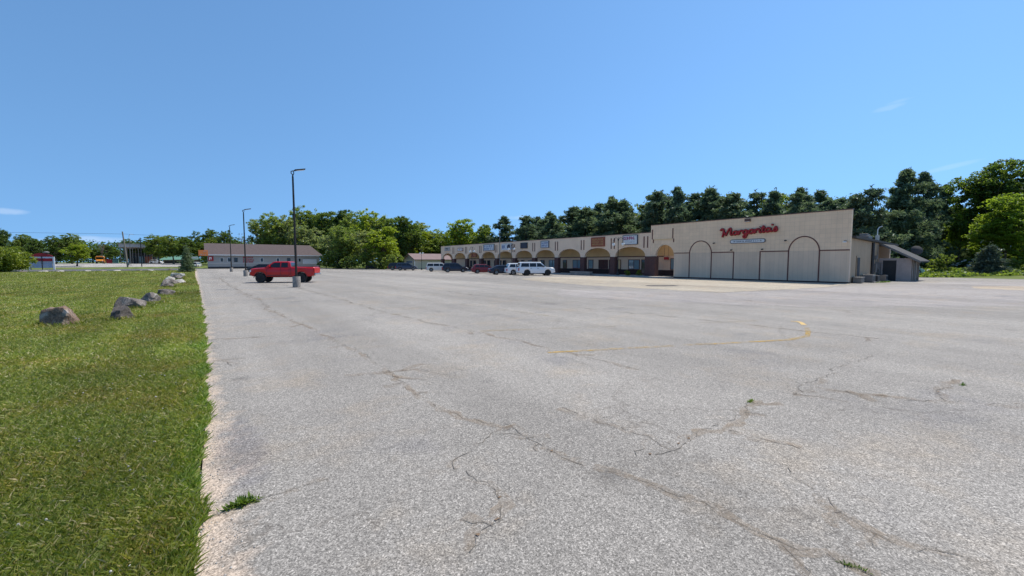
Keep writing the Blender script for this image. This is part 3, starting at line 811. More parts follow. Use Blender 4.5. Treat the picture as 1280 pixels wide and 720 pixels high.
# lights fixed on the restaurant wall
f = thing('flood_light', 'brown flood light box near the top of the restaurant wall', 'flood light', (FX, 19.4, 6.1))
MB().box(-0.28, -0.002, -0.26, 0.26, 0.0, 0.3, 0.03).build('housing', 'cap_brown', f)
MB().box(-0.25, -0.03, -0.22, 0.22, -0.03, -0.002).build('lens', 'head_lens', f)
def spot(y, z, label):
    f = thing('wall_spotlight', label, 'spotlight', (FX, y, z), 0, 'spotlights on the restaurant wall')
    MB().box(-0.05, -0.002, -0.05, 0.05, -0.05, 0.05).build('bracket', 'dark_plastic', f)
    MB().tube([(-0.05, 0, 0), (-0.16, 0, -0.05), (-0.3, 0, -0.02)], [0.02, 0.05, 0.07], 8).build('lamp', 'dark_plastic', f)
spot(22.85, 4.0, 'small dark spotlight just right of the left arch outline')
spot(20.95, 3.2, 'small dark spotlight on the left end of the middle brown frame')
spot(17.9, 3.2, 'small dark spotlight on the frame under the white name plate')
spot(15.85, 4.0, 'small dark spotlight just left of the right arch outline')
f = thing('corner_light', 'pale wall light on a short arm at the restaurant corner', 'wall light', (FX, 11.15, 3.75))
MB().box(-0.5, -0.002, -0.05, 0.05, -0.04, 0.04).build('arm', 'grey_metal', f)
MB().box(-0.62, -0.3, -0.11, 0.11, -0.14, -0.045, 0.02).build('lamp', 'white_enamel', f)

# ------------------------------------------------------------------ signs
letters = {
 'M': [[(-.15, 1.25), (.0, 1.6), (.3, 1.6), (.42, 1.25), (.32, .5), (.15, -.35)], [(.4, 1.2), (.62, .5), (.78, .08), (1.05, .75), (1.4, 1.5), (1.62, 1.6), (1.68, 1.2), (1.6, .4), (1.7, .05), (1.95, .12)]],
 'a': [[(.75, .7), (.5, .85), (.2, .7), (.1, .35), (.25, .05), (.5, .05), (.75, .4), (.82, .85)], [(.82, .85), (.78, .3), (.9, .05), (1.1, .15)]],
 'r': [[(.0, .1), (.12, .85), (.2, .55), (.42, .85), (.62, .78), (.6, .6)], [(.12, .7), (.12, .0)]],
 'g': [[(.75, .7), (.5, .85), (.2, .7), (.1, .35), (.25, .05), (.5, .05), (.75, .4), (.82, .85)], [(.82, .85), (.72, -.1), (.5, -.75), (.2, -.8), (.15, -.5), (.6, -.15), (1.05, .15)]],
 'i': [[(.1, .8), (.08, .2), (.2, .03), (.38, .12)], [(.16, 1.2), (.2, 1.26)]],
 't': [[(.28, 1.5), (.15, .3), (.28, .03), (.5, .12)], [(-.05, .95), (.55, 1.0)]],
 "'": [[(.15, 1.65), (.08, 1.3)]],
 's': [[(.0, .1), (.35, .95), (.5, .6), (.5, .2), (.25, .0), (.05, .12)]]}
adv = {'M': 1.95, 'a': 1.0, 'r': .68, 'g': 1.0, 'i': .42, 't': .52, "'": .25, 's': .6}
ms = tag(bpy.data.objects.new('script_sign', None), "big red handwritten letters reading Margarita's on the restaurant wall", 'sign')
COL.objects.link(ms); ms.location = (FX, 22.05, 4.74); ms.rotation_euler = (R(-2.4), 0, 0)
cur = 0.0
def lay(strokes, dx, rad, xo):
    mb_ = MB()
    for st in strokes:
        P = [Vector((xo, -(u + dx) * 0.60, w * 0.45)) for u, w in st]
        # smooth the stroke
        Q = []
        for i in range(len(P) - 1):
            a, b_, c_, d_ = P[max(i - 1, 0)], P[i], P[i + 1], P[min(i + 2, len(P) - 1)]
            for j in range(4):
                tt = j / 4
                Q.append(0.5 * ((2 * b_) + (c_ - a) * tt + (2 * a - 5 * b_ + 4 * c_ - d_) * tt * tt + (3 * b_ - a - 3 * c_ + d_) * tt ** 3))
        Q.append(P[-1]); mb_.tube(Q, rad, 8)
    return mb_
face, back = MB(), MB()
for ch in "Margarita's":
    a = lay(letters[ch], cur, 0.092, -0.16); b = lay(letters[ch], cur, 0.112, -0.07)
    face.add(a.v, a.f); back.add(b.v, b.f); cur += adv[ch]
face.build('lettering', 'red_sign', ms, True); back.build('letter_backing', 'trim_brown', ms, True)

def marks(mb_, x, y_left, y_right, z0, z1, rows, rnd_, fill=0.62, bold=0.5):
    """rows of worn letter-like strokes, too small to read from the lot"""
    for r_ in range(rows):
        a = z1 - (z1 - z0) * (r_ + 0.12) / rows; b = z1 - (z1 - z0) * (r_ + 0.88) / rows
        h = a - b; y = y_left
        while y - h * 0.5 > y_right:
            w = h * rnd_.uniform(0.35, 0.7)
            if rnd_.random() < fill + 0.25:
                st = h * 0.16 * (1 + bold)
                kind = rnd_.randint(0, 3)
                mb_.box(x - 0.012, x, y - st, y, b, a)
                if kind in (0, 2): mb_.box(x - 0.012, x, y - w, y - st, a - st, a)
                if kind in (1, 2): mb_.box(x - 0.012, x, y - w, y - st, b, b + st)
                if kind in (0, 3): mb_.box(x - 0.012, x, y - w, y - w + st, b + st, a - st)
            y -= w + h * 0.22
    return mb_

M['sign_blue'] = plain('sign_blue', (0.10, 0.16, 0.34), 0.5)
M['sign_white'] = plain('faded_sign_white', (0.62, 0.64, 0.66), 0.5)
M['sign_panel'] = plain('blue_grey_panel', (0.36, 0.40, 0.46), 0.6)
M['sign_pale'] = plain('pale_grey_sign', (0.45, 0.42, 0.40), 0.6)
M['sign_brick'] = plain('rust_red_sign', (0.28, 0.07, 0.035), 0.6)
M['sign_gold'] = plain('dull_gold_lettering', (0.42, 0.24, 0.09), 0.6)
M['sign_navy'] = plain('navy_sign', (0.02, 0.02, 0.045), 0.4)
M['sign_magenta'] = plain('magenta_lettering', (0.33, 0.025, 0.12), 0.5)
p_ = thing('name_plate', 'long pale rounded plate under the red script letters', 'sign', (FX, 19.4, 4.07))
def pill(hw, hh, x0, x1, rr):
    pts_ = []
    for cx, cz, a0 in ((hw - rr, hh - rr, 0), (-hw + rr, hh - rr, 90), (-hw + rr, -hh + rr, 180), (hw - rr, -hh + rr, 270)):
        for i in range(7):
            th = R(a0 + i * 15); pts_.append((cx + rr * math.cos(th), cz + rr * math.sin(th)))
    return MB().prism(pts_, x0, x1, 'x')
pill(1.75, 0.22, -0.08, -0.002, 0.21).build('rim', 'grey_metal', p_)
pill(1.66, 0.15, -0.10, -0.081, 0.145).build('panel', 'sign_white', p_)
marks(MB(), -0.101, 1.35, -1.4, -0.085, 0.085, 1, random.Random(3)).build('lettering', 'paint_slate', p_)

def shop_sign(y0, y1, z0, z1, panel, frame, ink, rows, seed, label, fill=0.6):
    r = thing('shop_sign', label, 'shop sign', (FX, (y0 + y1) / 2, (z0 + z1) / 2), 0, 'shop signs over the arches')
    hw, hh = (y1 - y0) / 2, (z1 - z0) / 2
    f = MB(); t_ = 0.07
    f.box(-0.16, -0.002, -hw, -hw + t_, -hh, hh).box(-0.16, -0.002, hw - t_, hw, -hh, hh).box(-0.16, -0.002, -hw + t_, hw - t_, hh - t_, hh).box(-0.16, -0.002, -hw + t_, hw - t_, -hh, -hh + t_)
    f.build('frame', frame, r)
    MB().box(-0.13, -0.004, -hw + t_, hw - t_, -hh + t_, hh - t_).build('panel', panel, r)
    if ink: marks(MB(), -0.131, hw - 0.22, -hw + 0.2, -hh + 0.14, hh - 0.14, rows, random.Random(seed), fill).build('lettering', ink, r)
    return r
shop_sign(83.9, 86.4, 4.45, 5.3, 'sign_pale', 'sign_pale', 'dark_plastic', 2, 1, 'dull grey sign over the farthest arch of the plaza', 0.4)
shop_sign(78.0, 80.3, 4.3, 4.95, 'white_enamel', 'sign_brick', 'sign_brick', 1, 2, 'small white sign over the second farthest arch', 0.4)
shop_sign(65.95, 69.7, 4.15, 5.4, 'sign_white', 'paint_slate', 'sign_blue', 2, 3, 'wide pale sign with blue lettering and dark right edge')
e = shop_sign(60.2, 63.4, 4.15, 5.3, 'sign_white', 'sign_white', 'sign_blue', 1, 4, 'pale sign with a round dark blue emblem behind a double lamp', 0.5)
MB().lathe([(0.01, 0.0), (0.5, 0.0), (0.5, 0.03), (0.38, 0.03), (0.38, 0.015), (0.01, 0.015)], 24).build('emblem', 'sign_navy', e, False, (-0.145, -0.7, -0.05), (0, R(-90), 0))
shop_sign(55.7, 57.6, 4.3, 5.3, 'sign_navy', 'black_metal', 'sign_blue', 1, 5, 'small near-black sign over an arch behind the white vehicles', 0.3)
shop_sign(50.1, 52.1, 4.25, 5.4, 'sign_white', 'paint_slate', 'sign_blue', 2, 6, 'squarish pale blue sign with a grey frame and two lines', 0.6)
shop_sign(38.4, 40.9, 4.12, 5.45, 'sign_brick', 'sign_brick', 'sign_gold', 3, 7, 'rust red sign with gold lettering over an arch', 0.7)
s = shop_sign(32.9, 35.25, 4.2, 5.48, 'sign_white', 'paint_slate', None, 1, 8, 'white sign with a big magenta word, nearest the restaurant')
marks(MB(), -0.131, 1.02, -1.0, -0.05, 0.5, 1, random.Random(12), 0.9, 0.6).build('lettering', 'sign_magenta', s)
marks(MB(), -0.131, 0.2, -0.9, -0.42, -0.22, 1, random.Random(13), 0.5, 0.2).build('lettering', 'sign_pale', s)
h = thing('hanging_sign', 'red board hanging inside a far arch of the plaza', 'sign', (45.9, 74.3, 2.95))
MB().box(-0.05, 0.05, -1.1, 1.1, 0, 0.75, 0.01).build('board', 'sign_brick', h)
MB().tube([(0, -0.9, 0.75), (0, -0.9, 1.5)], 0.015, 5).tube([(0, 0.9, 0.75), (0, 0.9, 1.5)], 0.015, 5).build('chain', 'black_metal', h)
marks(MB(), -0.051, 0.95, -0.95, 0.15, 0.6, 1, random.Random(15), 0.6, 0.3).build('lettering', 'sign_gold', h)
h = thing('door_sign', 'little red sign hanging under the restaurant porch arch', 'sign', (48.2, 31.0 - 0.55, 2.2))
MB().box(-0.04, 0.04, -0.33, 0.33, 0, 0.34, 0.01).build('board', 'red_sign', h)
MB().tube([(0, -0.28, 0.34), (0, -0.28, 2.2)], 0.012, 5).tube([(0, 0.28, 0.34), (0, 0.28, 2.2)], 0.012, 5).build('chain', 'black_metal', h)

# ------------------------------------------------------------------ lamps and poles
def lot_lamp(x, y, H_, lean, label):
    r = thing('parking_lot_lamp', label, 'lamp post', (x, y, 0), 0, 'tall lamps along the parking lot')
    r.rotation_euler = (0, lean, 0)
    MB().lathe([(0.275, 0.0), (0.275, 0.78), (0.26, 0.81), (0.02, 0.815)], 22).build('concrete_base', 'concrete_base', r, True)
    pb_ = MB().box(-0.15, 0.15, -0.15, 0.15, 0.816, 0.85)
    for sx in (-1, 1):
        for sy in (-1, 1): pb_.tube([(sx * 0.11, sy * 0.11, 0.85), (sx * 0.11, sy * 0.11, 0.9)], 0.018, 6)
    pb_.build('base_plate', 'pole_paint', r)
    MB().tube([(0, 0, 0.85), (0, 0, 3), (0, 0, 6), (0, 0, H_ - 0.45)], [0.085, 0.08, 0.07, 0.062], 4).build('pole', 'pole_paint', r)
    MB().tube([(0, 0, H_ - 0.47), (-0.03, 0, H_ - 0.3), (-0.1, 0, H_ - 0.25), (-0.1, 0, H_ - 0.1), (0.0, 0, H_ - 0.06), (0.2, 0, H_ - 0.02)], 0.035, 8).tube([(0.0, 0, H_ - 0.45), (0.08, 0, H_ - 0.2), (0.04, 0, H_ - 0.07)], 0.03, 8).build('bracket', 'pole_paint', r)
    hd = MB().box(0.12, 0.85, -0.17, 0.17, H_ - 0.03, H_ + 0.05, 0.02)
    for v_ in range(len(hd.v)):
        X_, Y_, Z_ = hd.v[v_]; hd.v[v_] = (X_, Y_, Z_ + (X_ - 0.12) * 0.22)
    o = hd.build('lamp_head', 'pole_paint', r)
    ln = MB().box(0.3, 0.8, -0.13, 0.13, H_ - 0.045, H_ - 0.034)
    for v_ in range(len(ln.v)):
        X_, Y_, Z_ = ln.v[v_]; ln.v[v_] = (X_, Y_, Z_ + (X_ - 0.12) * 0.22)
    ln.build('lens', 'head_lens', o)
lot_lamp(5.56, 34.35, 8.7, R(-0.15), 'tall dark lamp post right in front of the red pickup')
lot_lamp(4.42, 64.26, 8.75, R(0.1), 'tall dark lamp post just beyond the red pickup')
lot_lamp(4.32, 96.5, 9.0, R(-0.1), 'farthest tall dark lamp post, near the brown-roofed building')

def twin_lamp(x, y, H_, label):
    r = thing('twin_globe_lamp', label, 'lamp post', (x, y, 0.0), 0, 'double lamps in front of the shops')
    MB().lathe([(0.2, 0.0), (0.2, 0.25), (0.13, 0.35), (0.10, 0.55), (0.06, 0.6)], 14).build('base', 'black_metal', r, True)
    MB().tube([(0, 0, 0.6), (0, 0, H_ - 0.2), (0, 0, H_ + 0.05)], [0.055, 0.045, 0.02], 8).build('pole', 'black_metal', r, True)
    for s_ in (-1, 1):
        P = [(0, 0, H_ - 0.55)]
        for i in range(9):
            th = R(180 - i * 22.5)
            P.append((0, s_ * (0.42 + 0.36 * math.cos(th)), H_ - 0.36 + 0.36 * math.sin(th)))
        P.append((0, s_ * 0.78, H_ - 0.6))
        a_ = MB().tube(P, 0.028, 6).build('arm', 'black_metal', r, True)
        MB().lathe([(0.02, 0.12), (0.1, 0.08), (0.16, 0.0), (0.15, -0.02)], 12, (0, s_ * 0.78, H_ - 0.68)).build('cap', 'black_metal', a_, True)
        MB().lathe([(0.14, 0.0), (0.21, -0.12), (0.2, -0.26), (0.11, -0.38), (0.02, -0.4)], 14, (0, s_ * 0.78, H_ - 0.705)).build('globe', 'lamp_globe', a_, True)
twin_lamp(44.5, 35.3, 5.15, 'double globe lamp beside the round bushes, nearest the restaurant')
twin_lamp(42.5, 56.5, 5.0, 'double globe lamp behind the white vehicles')
twin_lamp(43.0, 70.2, 4.9, 'double globe lamp in front of the red hanging sign')
twin_lamp(42.6, 93.2, 4.9, 'double globe lamp standing before the small garage, beyond the arches')
f = thing('flag_pole', 'slim grey metal pole standing in front of the plaza, with no flag', 'flagpole', (42.4, 59.8, 0))
MB().tube([(0, 0, 0), (0, 0, 4.5), (0, 0, 7.3)], [0.09, 0.07, 0.05], 8).build('pole', 'grey_metal', f, True)
MB().lathe([(0.02, 7.3), (0.08, 7.36), (0.08, 7.42), (0.02, 7.5)], 10).build('finial', 'grey_metal', f, True)
MB().lathe([(0.22, 0), (0.22, 0.1), (0.14, 0.25), (0.1, 0.26)], 12).build('base', 'concrete_base', f, True)

# planter wall and far buildings
pw = thing('planter_wall', 'low weathered concrete planter kerb in front of the arcade', 'planter', (43.4, 41.0, 0))
MB().box(-0.3, 0.3, -1.9, 1.9, 0, 0.45, 0.04).build('wall', 'concrete_base', pw)
MB().box(-0.34, 0.34, -1.95, 1.95, 0.452, 0.52, 0.02).build('coping', 'concrete_pale', pw)

gb = thing('brown_roofed_building', 'long low grey building with a brown shingle roof', 'building', (0, 142, 0))
kid(MB().box(1.0, 29.8, 142, 152, 0, 4.02), 'wall', 'siding_grey', gb)
kid(MB().box(0.98, 29.82, 141.94, 141.998, 0, 0.55), 'plinth', 'dark_roof', gb)
m = MB()
m.add([(0.3, 141.4, 3.8), (30.6, 141.4, 3.8), (28.0, 147, 7.1), (0.3, 147, 7.1), (0.3, 152.6, 3.8), (30.6, 152.6, 3.8),
       (0.3, 141.4, 4.0), (30.6, 141.4, 4.0), (28.0, 147, 7.3), (0.3, 147, 7.3), (0.3, 152.6, 4.0), (30.6, 152.6, 4.0)],
      [(6, 7, 8, 9), (9, 8, 11, 10), (7, 11, 8), (0, 3, 2, 1), (3, 4, 5, 2), (1, 2, 5), (0, 1, 7, 6), (1, 5, 11, 7), (5, 4, 10, 11), (4, 3, 9, 10), (3, 0, 6, 9)])
kid(m, 'roof', 'shingle_brown', gb)
kid(MB().prism([(142.01, 4.03), (151.99, 4.03), (147, 6.95)], 0.6, 0.75, 'x'), 'gable', 'siding_grey', gb)
kid(MB().box(0.2, 30.7, 141.3, 141.396, 3.75, 4.0), 'gutter', 'white_enamel', gb)
kid(MB().box(1.2, 29.5, 141.9, 141.99, 1.55, 1.63), 'trim_rail', 'white_enamel', gb)
for x in (4.2, 5.9, 7.5, 13.9, 18.1, 21.0, 24.0):
    w = kid(MB().box(x - 0.42, x - 0.34, 141.9, 141.996, 1.9, 3.1).box(x + 0.34, x + 0.42, 141.9, 141.996, 1.9, 3.1).box(x - 0.34, x + 0.34, 141.9, 141.996, 3.02, 3.1).box(x - 0.34, x + 0.34, 141.9, 141.996, 1.9, 1.98), 'window', 'white_enamel' if x not in (7.5, 21.0) else 'dark_plastic', gb)
    kid(MB().box(x - 0.34, x + 0.34, 141.95, 141.997, 1.98, 3.02), 'pane', 'shop_glass', w)
def far_sign(name, x0, x1, y, z0, z1, mat, ink, rows, seed, label, legs=0, fill=0.7):
    r = thing(name, label, 'sign', ((x0 + x1) / 2, y, z0))
    hw = (x1 - x0) / 2
    MB().box(-hw, hw, -0.12, -0.003, 0, z1 - z0, 0.02).build('panel', mat, r)
    mk = marks(MB(), 0, hw - 0.2, -hw + 0.15, 0.12, z1 - z0 - 0.12, rows, random.Random(seed), fill, 0.5)
    mk.v = [(-v_[1], v_[0] - 0.122, v_[2]) for v_ in mk.v]
    mk.build('lettering', ink, r)
    return r
far_sign('orange_sign', -1.0, 1.1, 141.2, 3.6, 5.15, 'orange_sign', 'sign_pale', 3, 21, 'bright orange sign at the left end of the brown-roofed building', fill=0.1)
far_sign('red_wall_sign', 0.4 + 0.7, 2.3, 141.99, 2.2, 3.5, 'red_sign', 'white_enamel', 1, 22, 'small square dark red sign on the grey wall', fill=0.5)
r = thing('red_letter_sign', 'three rows of dark red letters on the grey wall', 'sign', (10.6, 141.99, 1.6))
mk = marks(MB(), 0, 1.35, -1.35, 0.0, 1.9, 3, random.Random(23), 0.95, 0.7)
mk.v = [(-v_[1], v_[0] * 4 - 0.004, v_[2]) for v_ in mk.v]
mk.build('lettering', 'red_sign', r)
r = thing('pale_wall_banner', 'pale blue white banner at the right end of the grey building', 'banner', (26.9, 141.99, 1.3))
MB().box(-2.0, 2.0, -0.05, -0.003, 0, 1.5).build('panel', 'sign_white', r)
ms_ = bpy.data.objects['script_sign']

gar = thing('small_garage', 'small cream garage with a pinkish gable roof beyond the arcade', 'garage', (45.2, 103, 0))
kid(MB().box(45.2, 58.0, 103, 110.4, 0, 2.6), 'wall', 'siding_cream', gar)
kid(MB().prism([(103.02, 2.603), (110.38, 2.603), (106.7, 4.0)], 45.21, 57.9, 'x'), 'gable', 'pale_grey', gar)
m = MB()
m.prism([(102.5, 2.45), (106.7, 4.08), (110.9, 2.45), (110.9, 2.6), (106.7, 4.24), (102.5, 2.6)], 44.8, 58.4, 'x')
kid(m, 'roof', 'pink_roof', gar)
d = kid(MB().box(45.1, 45.196, 104.6, 108.6, 0.02, 2.2), 'garage_door', 'sign_white', gar)
for i in range(4): kid(MB().box(45.07, 45.098, 104.7, 108.5, 0.1 + i * 0.53, 0.1 + i * 0.53 + 0.45), 'door_panel', 'sign_blue' if i == 3 else 'sign_white', d)
kid(MB().box(44.98, 45.19, 102.9, 102.995, 0, 2.6), 'corner_board', 'white_enamel', gar)

# far left: canopy, green-roofed building, roadside board
hz = hgt(-20, 230)
cn = thing('forecourt_canopy', 'flat pale canopy on tall thin columns across the road', 'canopy', (-20, 228, hz))
kid(MB().box(-25.6, -15.0, 215.0, 243.5, 7.65, 8.75, 0.04), 'roof_slab', 'sign_pale', cn)
kid(MB().box(-25.8, -14.8, 214.8, 243.7, 8.76, 8.95), 'roof_edge', 'concrete_pale', cn)
for x in (-25.2, -23.5, -21.8, -20.1, -18.4, -16.8, -15.4):
    for y in (215.6, 224.5, 233.5, 242.8):
        kid(MB().box(x - 0.10, x + 0.10, y - 0.10, y + 0.10, hgt(x, y), 7.645), 'column', 'wood_grey', cn)
kid(MB().box(-24.5, -16.2, 231, 240, hz, 5.6), 'kiosk', 'dark_plastic', cn)
for x0, x1, mt in ((-23.5, -22.2, 'shop_glass'), (-21.4, -20.2, 'blind_glass'), (-19.6, -17.2, 'sign_brick')):
    kid(MB().box(x0, x1, 230.9, 230.996, hz + 0.3, 4.2), 'window', mt, cn)
hz = hgt(-8, 225)
gr = thing('green_roofed_building', 'low building with a broad green hipped metal roof', 'building', (-8, 225, hz))
kid(MB().box(-13.6, -1.2, 226, 238, 0.6, 2.9 + 0.4), 'wall', 'wood_grey', gr)
m = MB()
m.add([(-15.2, 224.6, 2.75), (-0.6, 224.6, 3.1), (-0.6, 240, 3.1), (-15.2, 240, 2.75), (-6.6, 230, 7.2), (-5.2, 234, 7.2)],
      [(0, 1, 4), (1, 2, 5, 4), (2, 3, 5), (3, 0, 4, 5), (0, 3, 2, 1)])
kid(m, 'roof', 'green_roof', gr)
kid(MB().box(-13.0, -8.4, 225.9, 225.996, hz + 0.2, 2.5), 'shopfront', 'dark_plastic', gr)
kid(MB().box(-4.2, -1.8, 224.9, 225.9, 3.4, 4.2), 'porch_sign', 'sign_white', gr)

rb = thing('roadside_sign_board', 'red and white roadside board with a pale grey lower panel', 'sign', (-31.7, 150, 0))
z0 = hgt(-31, 150)
def arcb(x0, x1, za, zb, n=10):
    return [(x0, za)] + [(x0 + (x1 - x0) * i / n, za + 0.25 + (zb - za) * math.sin(PI * i / n)) for i in range(n + 1)] + [(x1, za)]
kid(MB().prism(arcb(-33.7, -29.9, 3.2, 3.85), 150, 150.35, 'y'), 'crown_panel', 'red_sign', rb)
kid(MB().box(-33.65, -29.95, 150.03, 150.32, 2.82, 3.195), 'white_band', 'sign_white', rb)
kid(MB().box(-33.7, -29.9, 150.0, 150.35, 2.1, 2.815), 'name_panel', 'red_sign', rb)
kid(MB().box(-33.65, -29.95, 150.03, 150.32, 1.75, 2.095), 'pale_band', 'sign_pale', rb)
kid(MB().box(-33.6, -30.0, 150.02, 150.33, 0.45, 1.745), 'message_panel', 'sign_panel', rb)
kid(MB().box(-29.95 + 0.06, -29.6, 149.98, 150.36, 0, 3.2), 'post', 'white_enamel', rb)
kid(MB().box(-33.95, -33.7 - 0.01, 149.98, 150.36, 0, 3.2), 'post', 'white_enamel', rb)
kid(MB().box(-31.75, -31.62, 149.9, 149.995, 0, 3.3), 'post', 'black_metal', rb)
kid(MB().lathe([(0.05, 3.95), (0.5, 4.1), (0.55, 4.3), (0.3, 4.5), (0.02, 4.55)], 14, (-30.9, 150.2, 0)), 'roof_lamp', 'grey_metal', rb, True)
kid(MB().tube([(-30.9, 150.2, 3.4), (-30.9, 150.2, 4.1)], 0.06, 6), 'lamp_stem', 'grey_metal', rb)

u = thing('utility_pole', 'leaning grey wooden utility pole beside the road', 'utility pole', (-18.5, 170.7, 0.15))
u.rotation_euler = (0, R(-4.0), 0)
MB().tube([(0, 0, -0.2), (0, 0, 5), (0, 0, 11.0)], [0.24, 0.2, 0.15], 8).build('pole', 'wood_grey', u, True)
MB().box(-0.05, 0.5, -0.35, -0.22, 0.7, 1.7, 0.03).build('meter_box', 'grey_metal', u)
u = thing('street_light_pole', 'thin dark pole with a short cross bar near the pale canopy', 'light pole', (-15.7, 174.9, 0.2))
MB().tube([(0, 0, -0.2), (0, 0, 9.4)], [0.14, 0.10], 8).build('pole', 'black_metal', u, True)
MB().box(-0.35, 0.35, -0.08, 0.08, 9.0, 9.12).build('cross_bar', 'black_metal', u)
u = thing('hook_lamp', 'thin pale pole with a curled white lamp hook on top', 'lamp post', (-18.6, 178.5, 0.3))
MB().tube([(0, 0, -0.2), (0, 0, 9.0)], 0.07, 6).build('pole', 'grey_metal', u, True)
MB().tube([(0, 0, 9.0), (-0.1, 0, 9.9), (0.2, 0, 10.5), (0.8, 0, 10.5), (1.0, 0, 10.2)], 0.06, 6).build('hook', 'white_enamel', u, True)
MB().tube([(0, 0, 8.0), (0.6, 0, 8.05)], 0.06, 6).build('arm', 'white_enamel', u, True)
db = thing('dumpster', 'dark dumpster at the edge of the wood, below the trees', 'dumpster', (37.4, 113.6, 0), R(-40))
MB().prism([(-0.8, 0.1), (0.8, 0.1), (0.95, 0.9), (0.8, 1.15), (-0.8, 1.35), (-0.95, 0.9)], -0.9, 0.9, 'y').build('body', 'dark_plastic', db)
MB().prism([(-0.86, 1.36), (0.86, 1.16), (0.86, 1.2), (-0.86, 1.4)], -0.95, 0.95, 'y').build('lid', 'grey_metal', db)
for nm, x, mt, lb in (('red_dumpster', -32.9, 'red_sign', 'red dumpster beside a green one across the road'), ('green_dumpster', -30.9, 'green_roof', 'green dumpster beside a red one across the road')):
    hz = hgt(x, 250)
    db = thing('dumpster', lb, 'dumpster', (x, 250, hz), 0)
    MB().prism([(-0.85, 0.1), (0.85, 0.1), (1.0, 1.7), (-1.0, 1.9)], -0.9, 0.9, 'y').build('body', mt, db)
    MB().prism([(-1.02, 1.91), (1.02, 1.71), (1.02, 1.78), (-1.02, 1.98)], -0.95, 0.95, 'y').build('lid', 'dark_plastic', db)
# ------------------------------------------------------------------ cracks and paint
CR = [[(2.98, 1.99), (3.0, 1.75), (3.07, 1.5), (3.06, 1.26), (3.06, 1.08), (3.05, 0.91), (3.13, 0.78), (3.16, 0.62), (3.18, 0.53)], [(4.32, 1.51), (4.19, 1.33), (4.02, 1.13), (3.83, 0.92), (3.7, 0.72), (3.66, 0.54), (3.81, 0.34), (3.89, 0.14)], [(4.62, 2.1), (4.69, 1.84), (4.72, 1.62), (4.74, 1.45)], [(3.41, 2.3), (3.66, 2.29), (4.23, 2.26), (4.89, 2.18), (5.53, 2.28), (6.01, 2.38)], [(1.75, 3.24), (1.92, 3.38), (2.12, 3.49), (2.41, 3.63), (2.77, 3.66), (2.73, 3.26), (2.72, 2.93), (2.76, 2.65), (2.89, 2.19), (2.98, 1.99)], [(1.81, 3.12), (1.86, 2.92), (1.88, 2.71), (1.83, 2.47), (1.65, 2.38), (1.42, 2.34), (1.3, 2.23)], [(2.04, 17.82), (2.41, 12.7), (2.4, 11.21), (2.54, 8.86), (2.5, 7.09), (2.46, 6.43), (2.37, 5.56), (2.41, 4.53), (2.56, 3.94), (2.77, 3.66)], [(5.2, 40), (5.5, 30), (5.58, 23.66), (5.4, 16.61), (5.53, 12.26), (5.8, 10.07), (5.95, 7.99), (5.97, 6.47), (6.05, 5.4), (6.09, 4.31)], [(7.33, 2.1), (7.56, 1.59), (7.8, 0.99), (8.22, 0.63), (8.47, 0.17), (8.51, -0.18)], [(9.65, 0.83), (8.55, 0.94), (8.08, 0.81)], [(6.68, 2.17), (7.38, 2.17), (8.92, 2.25), (10.92, 2.16)], [(28.81, 5.5), (29.94, 4.04), (29.25, 2.1), (28.92, 0.8), (28.86, -0.36)], [(21.88, 9.55), (20.37, 8.14)], [(-0.06, 9.46), (0.25, 9.61), (0.63, 9.49)], [(0.05, 12.31), (0.66, 12.12), (1.34, 12.02)], [(1.53, 60), (1.53, 48.45), (1.78, 31.01), (2.21, 22.32), (2.04, 17.82)], [(-0.04, 3.66), (0.16, 3.73), (0.31, 3.71), (0.52, 3.74), (0.8, 3.72)], [(1.8, 7.04), (2.26, 6.82), (2.93, 6.7), (3.19, 6.0)], [(3.64, 3.78), (3.72, 3.06), (3.81, 2.58), (3.66, 2.29)],
      [(12.4, 30), (12.6, 18), (12.5, 10), (13.1, 6.0), (13.3, 2.5)], [(20.5, 30), (20.2, 18), (19.8, 9), (20.1, 3)]]
def strip(mb_, pts, w0, w1, jit, step, z, rnd_, gaps=0.0):
    P = [Vector((a, b, 0)) for a, b in pts]
    Q = []
    for a, b in zip(P, P[1:]):
        k = max(1, int((b - a).length / step))
        for j in range(k): Q.append(a.lerp(b, j / k))
    Q.append(P[-1])
    dd = 0.0; off = []
    for q_ in Q:
        dd = dd * 0.55 + rnd_.gauss(0, jit * 1.15); off.append(dd)
    L_, R_ = [], []
    for i, q_ in enumerate(Q):
        d_ = (Q[min(i + 1, len(Q) - 1)] - Q[max(i - 1, 0)]).normalized(); n_ = Vector((-d_.y, d_.x, 0))
        w = rnd_.uniform(w0, w1)
        c_ = q_ + n_ * off[i]
        L_.append(c_ + n_ * w / 2); R_.append(c_ - n_ * w / 2)
    for i in range(len(Q) - 1):
        if rnd_.random() < gaps: continue
        mb_.add([(L_[i].x, L_[i].y, z), (R_[i].x, R_[i].y, z), (R_[i + 1].x, R_[i + 1].y, z), (L_[i + 1].x, L_[i + 1].y, z)], [(0, 1, 2, 3)])
rb_ = random.Random(9)
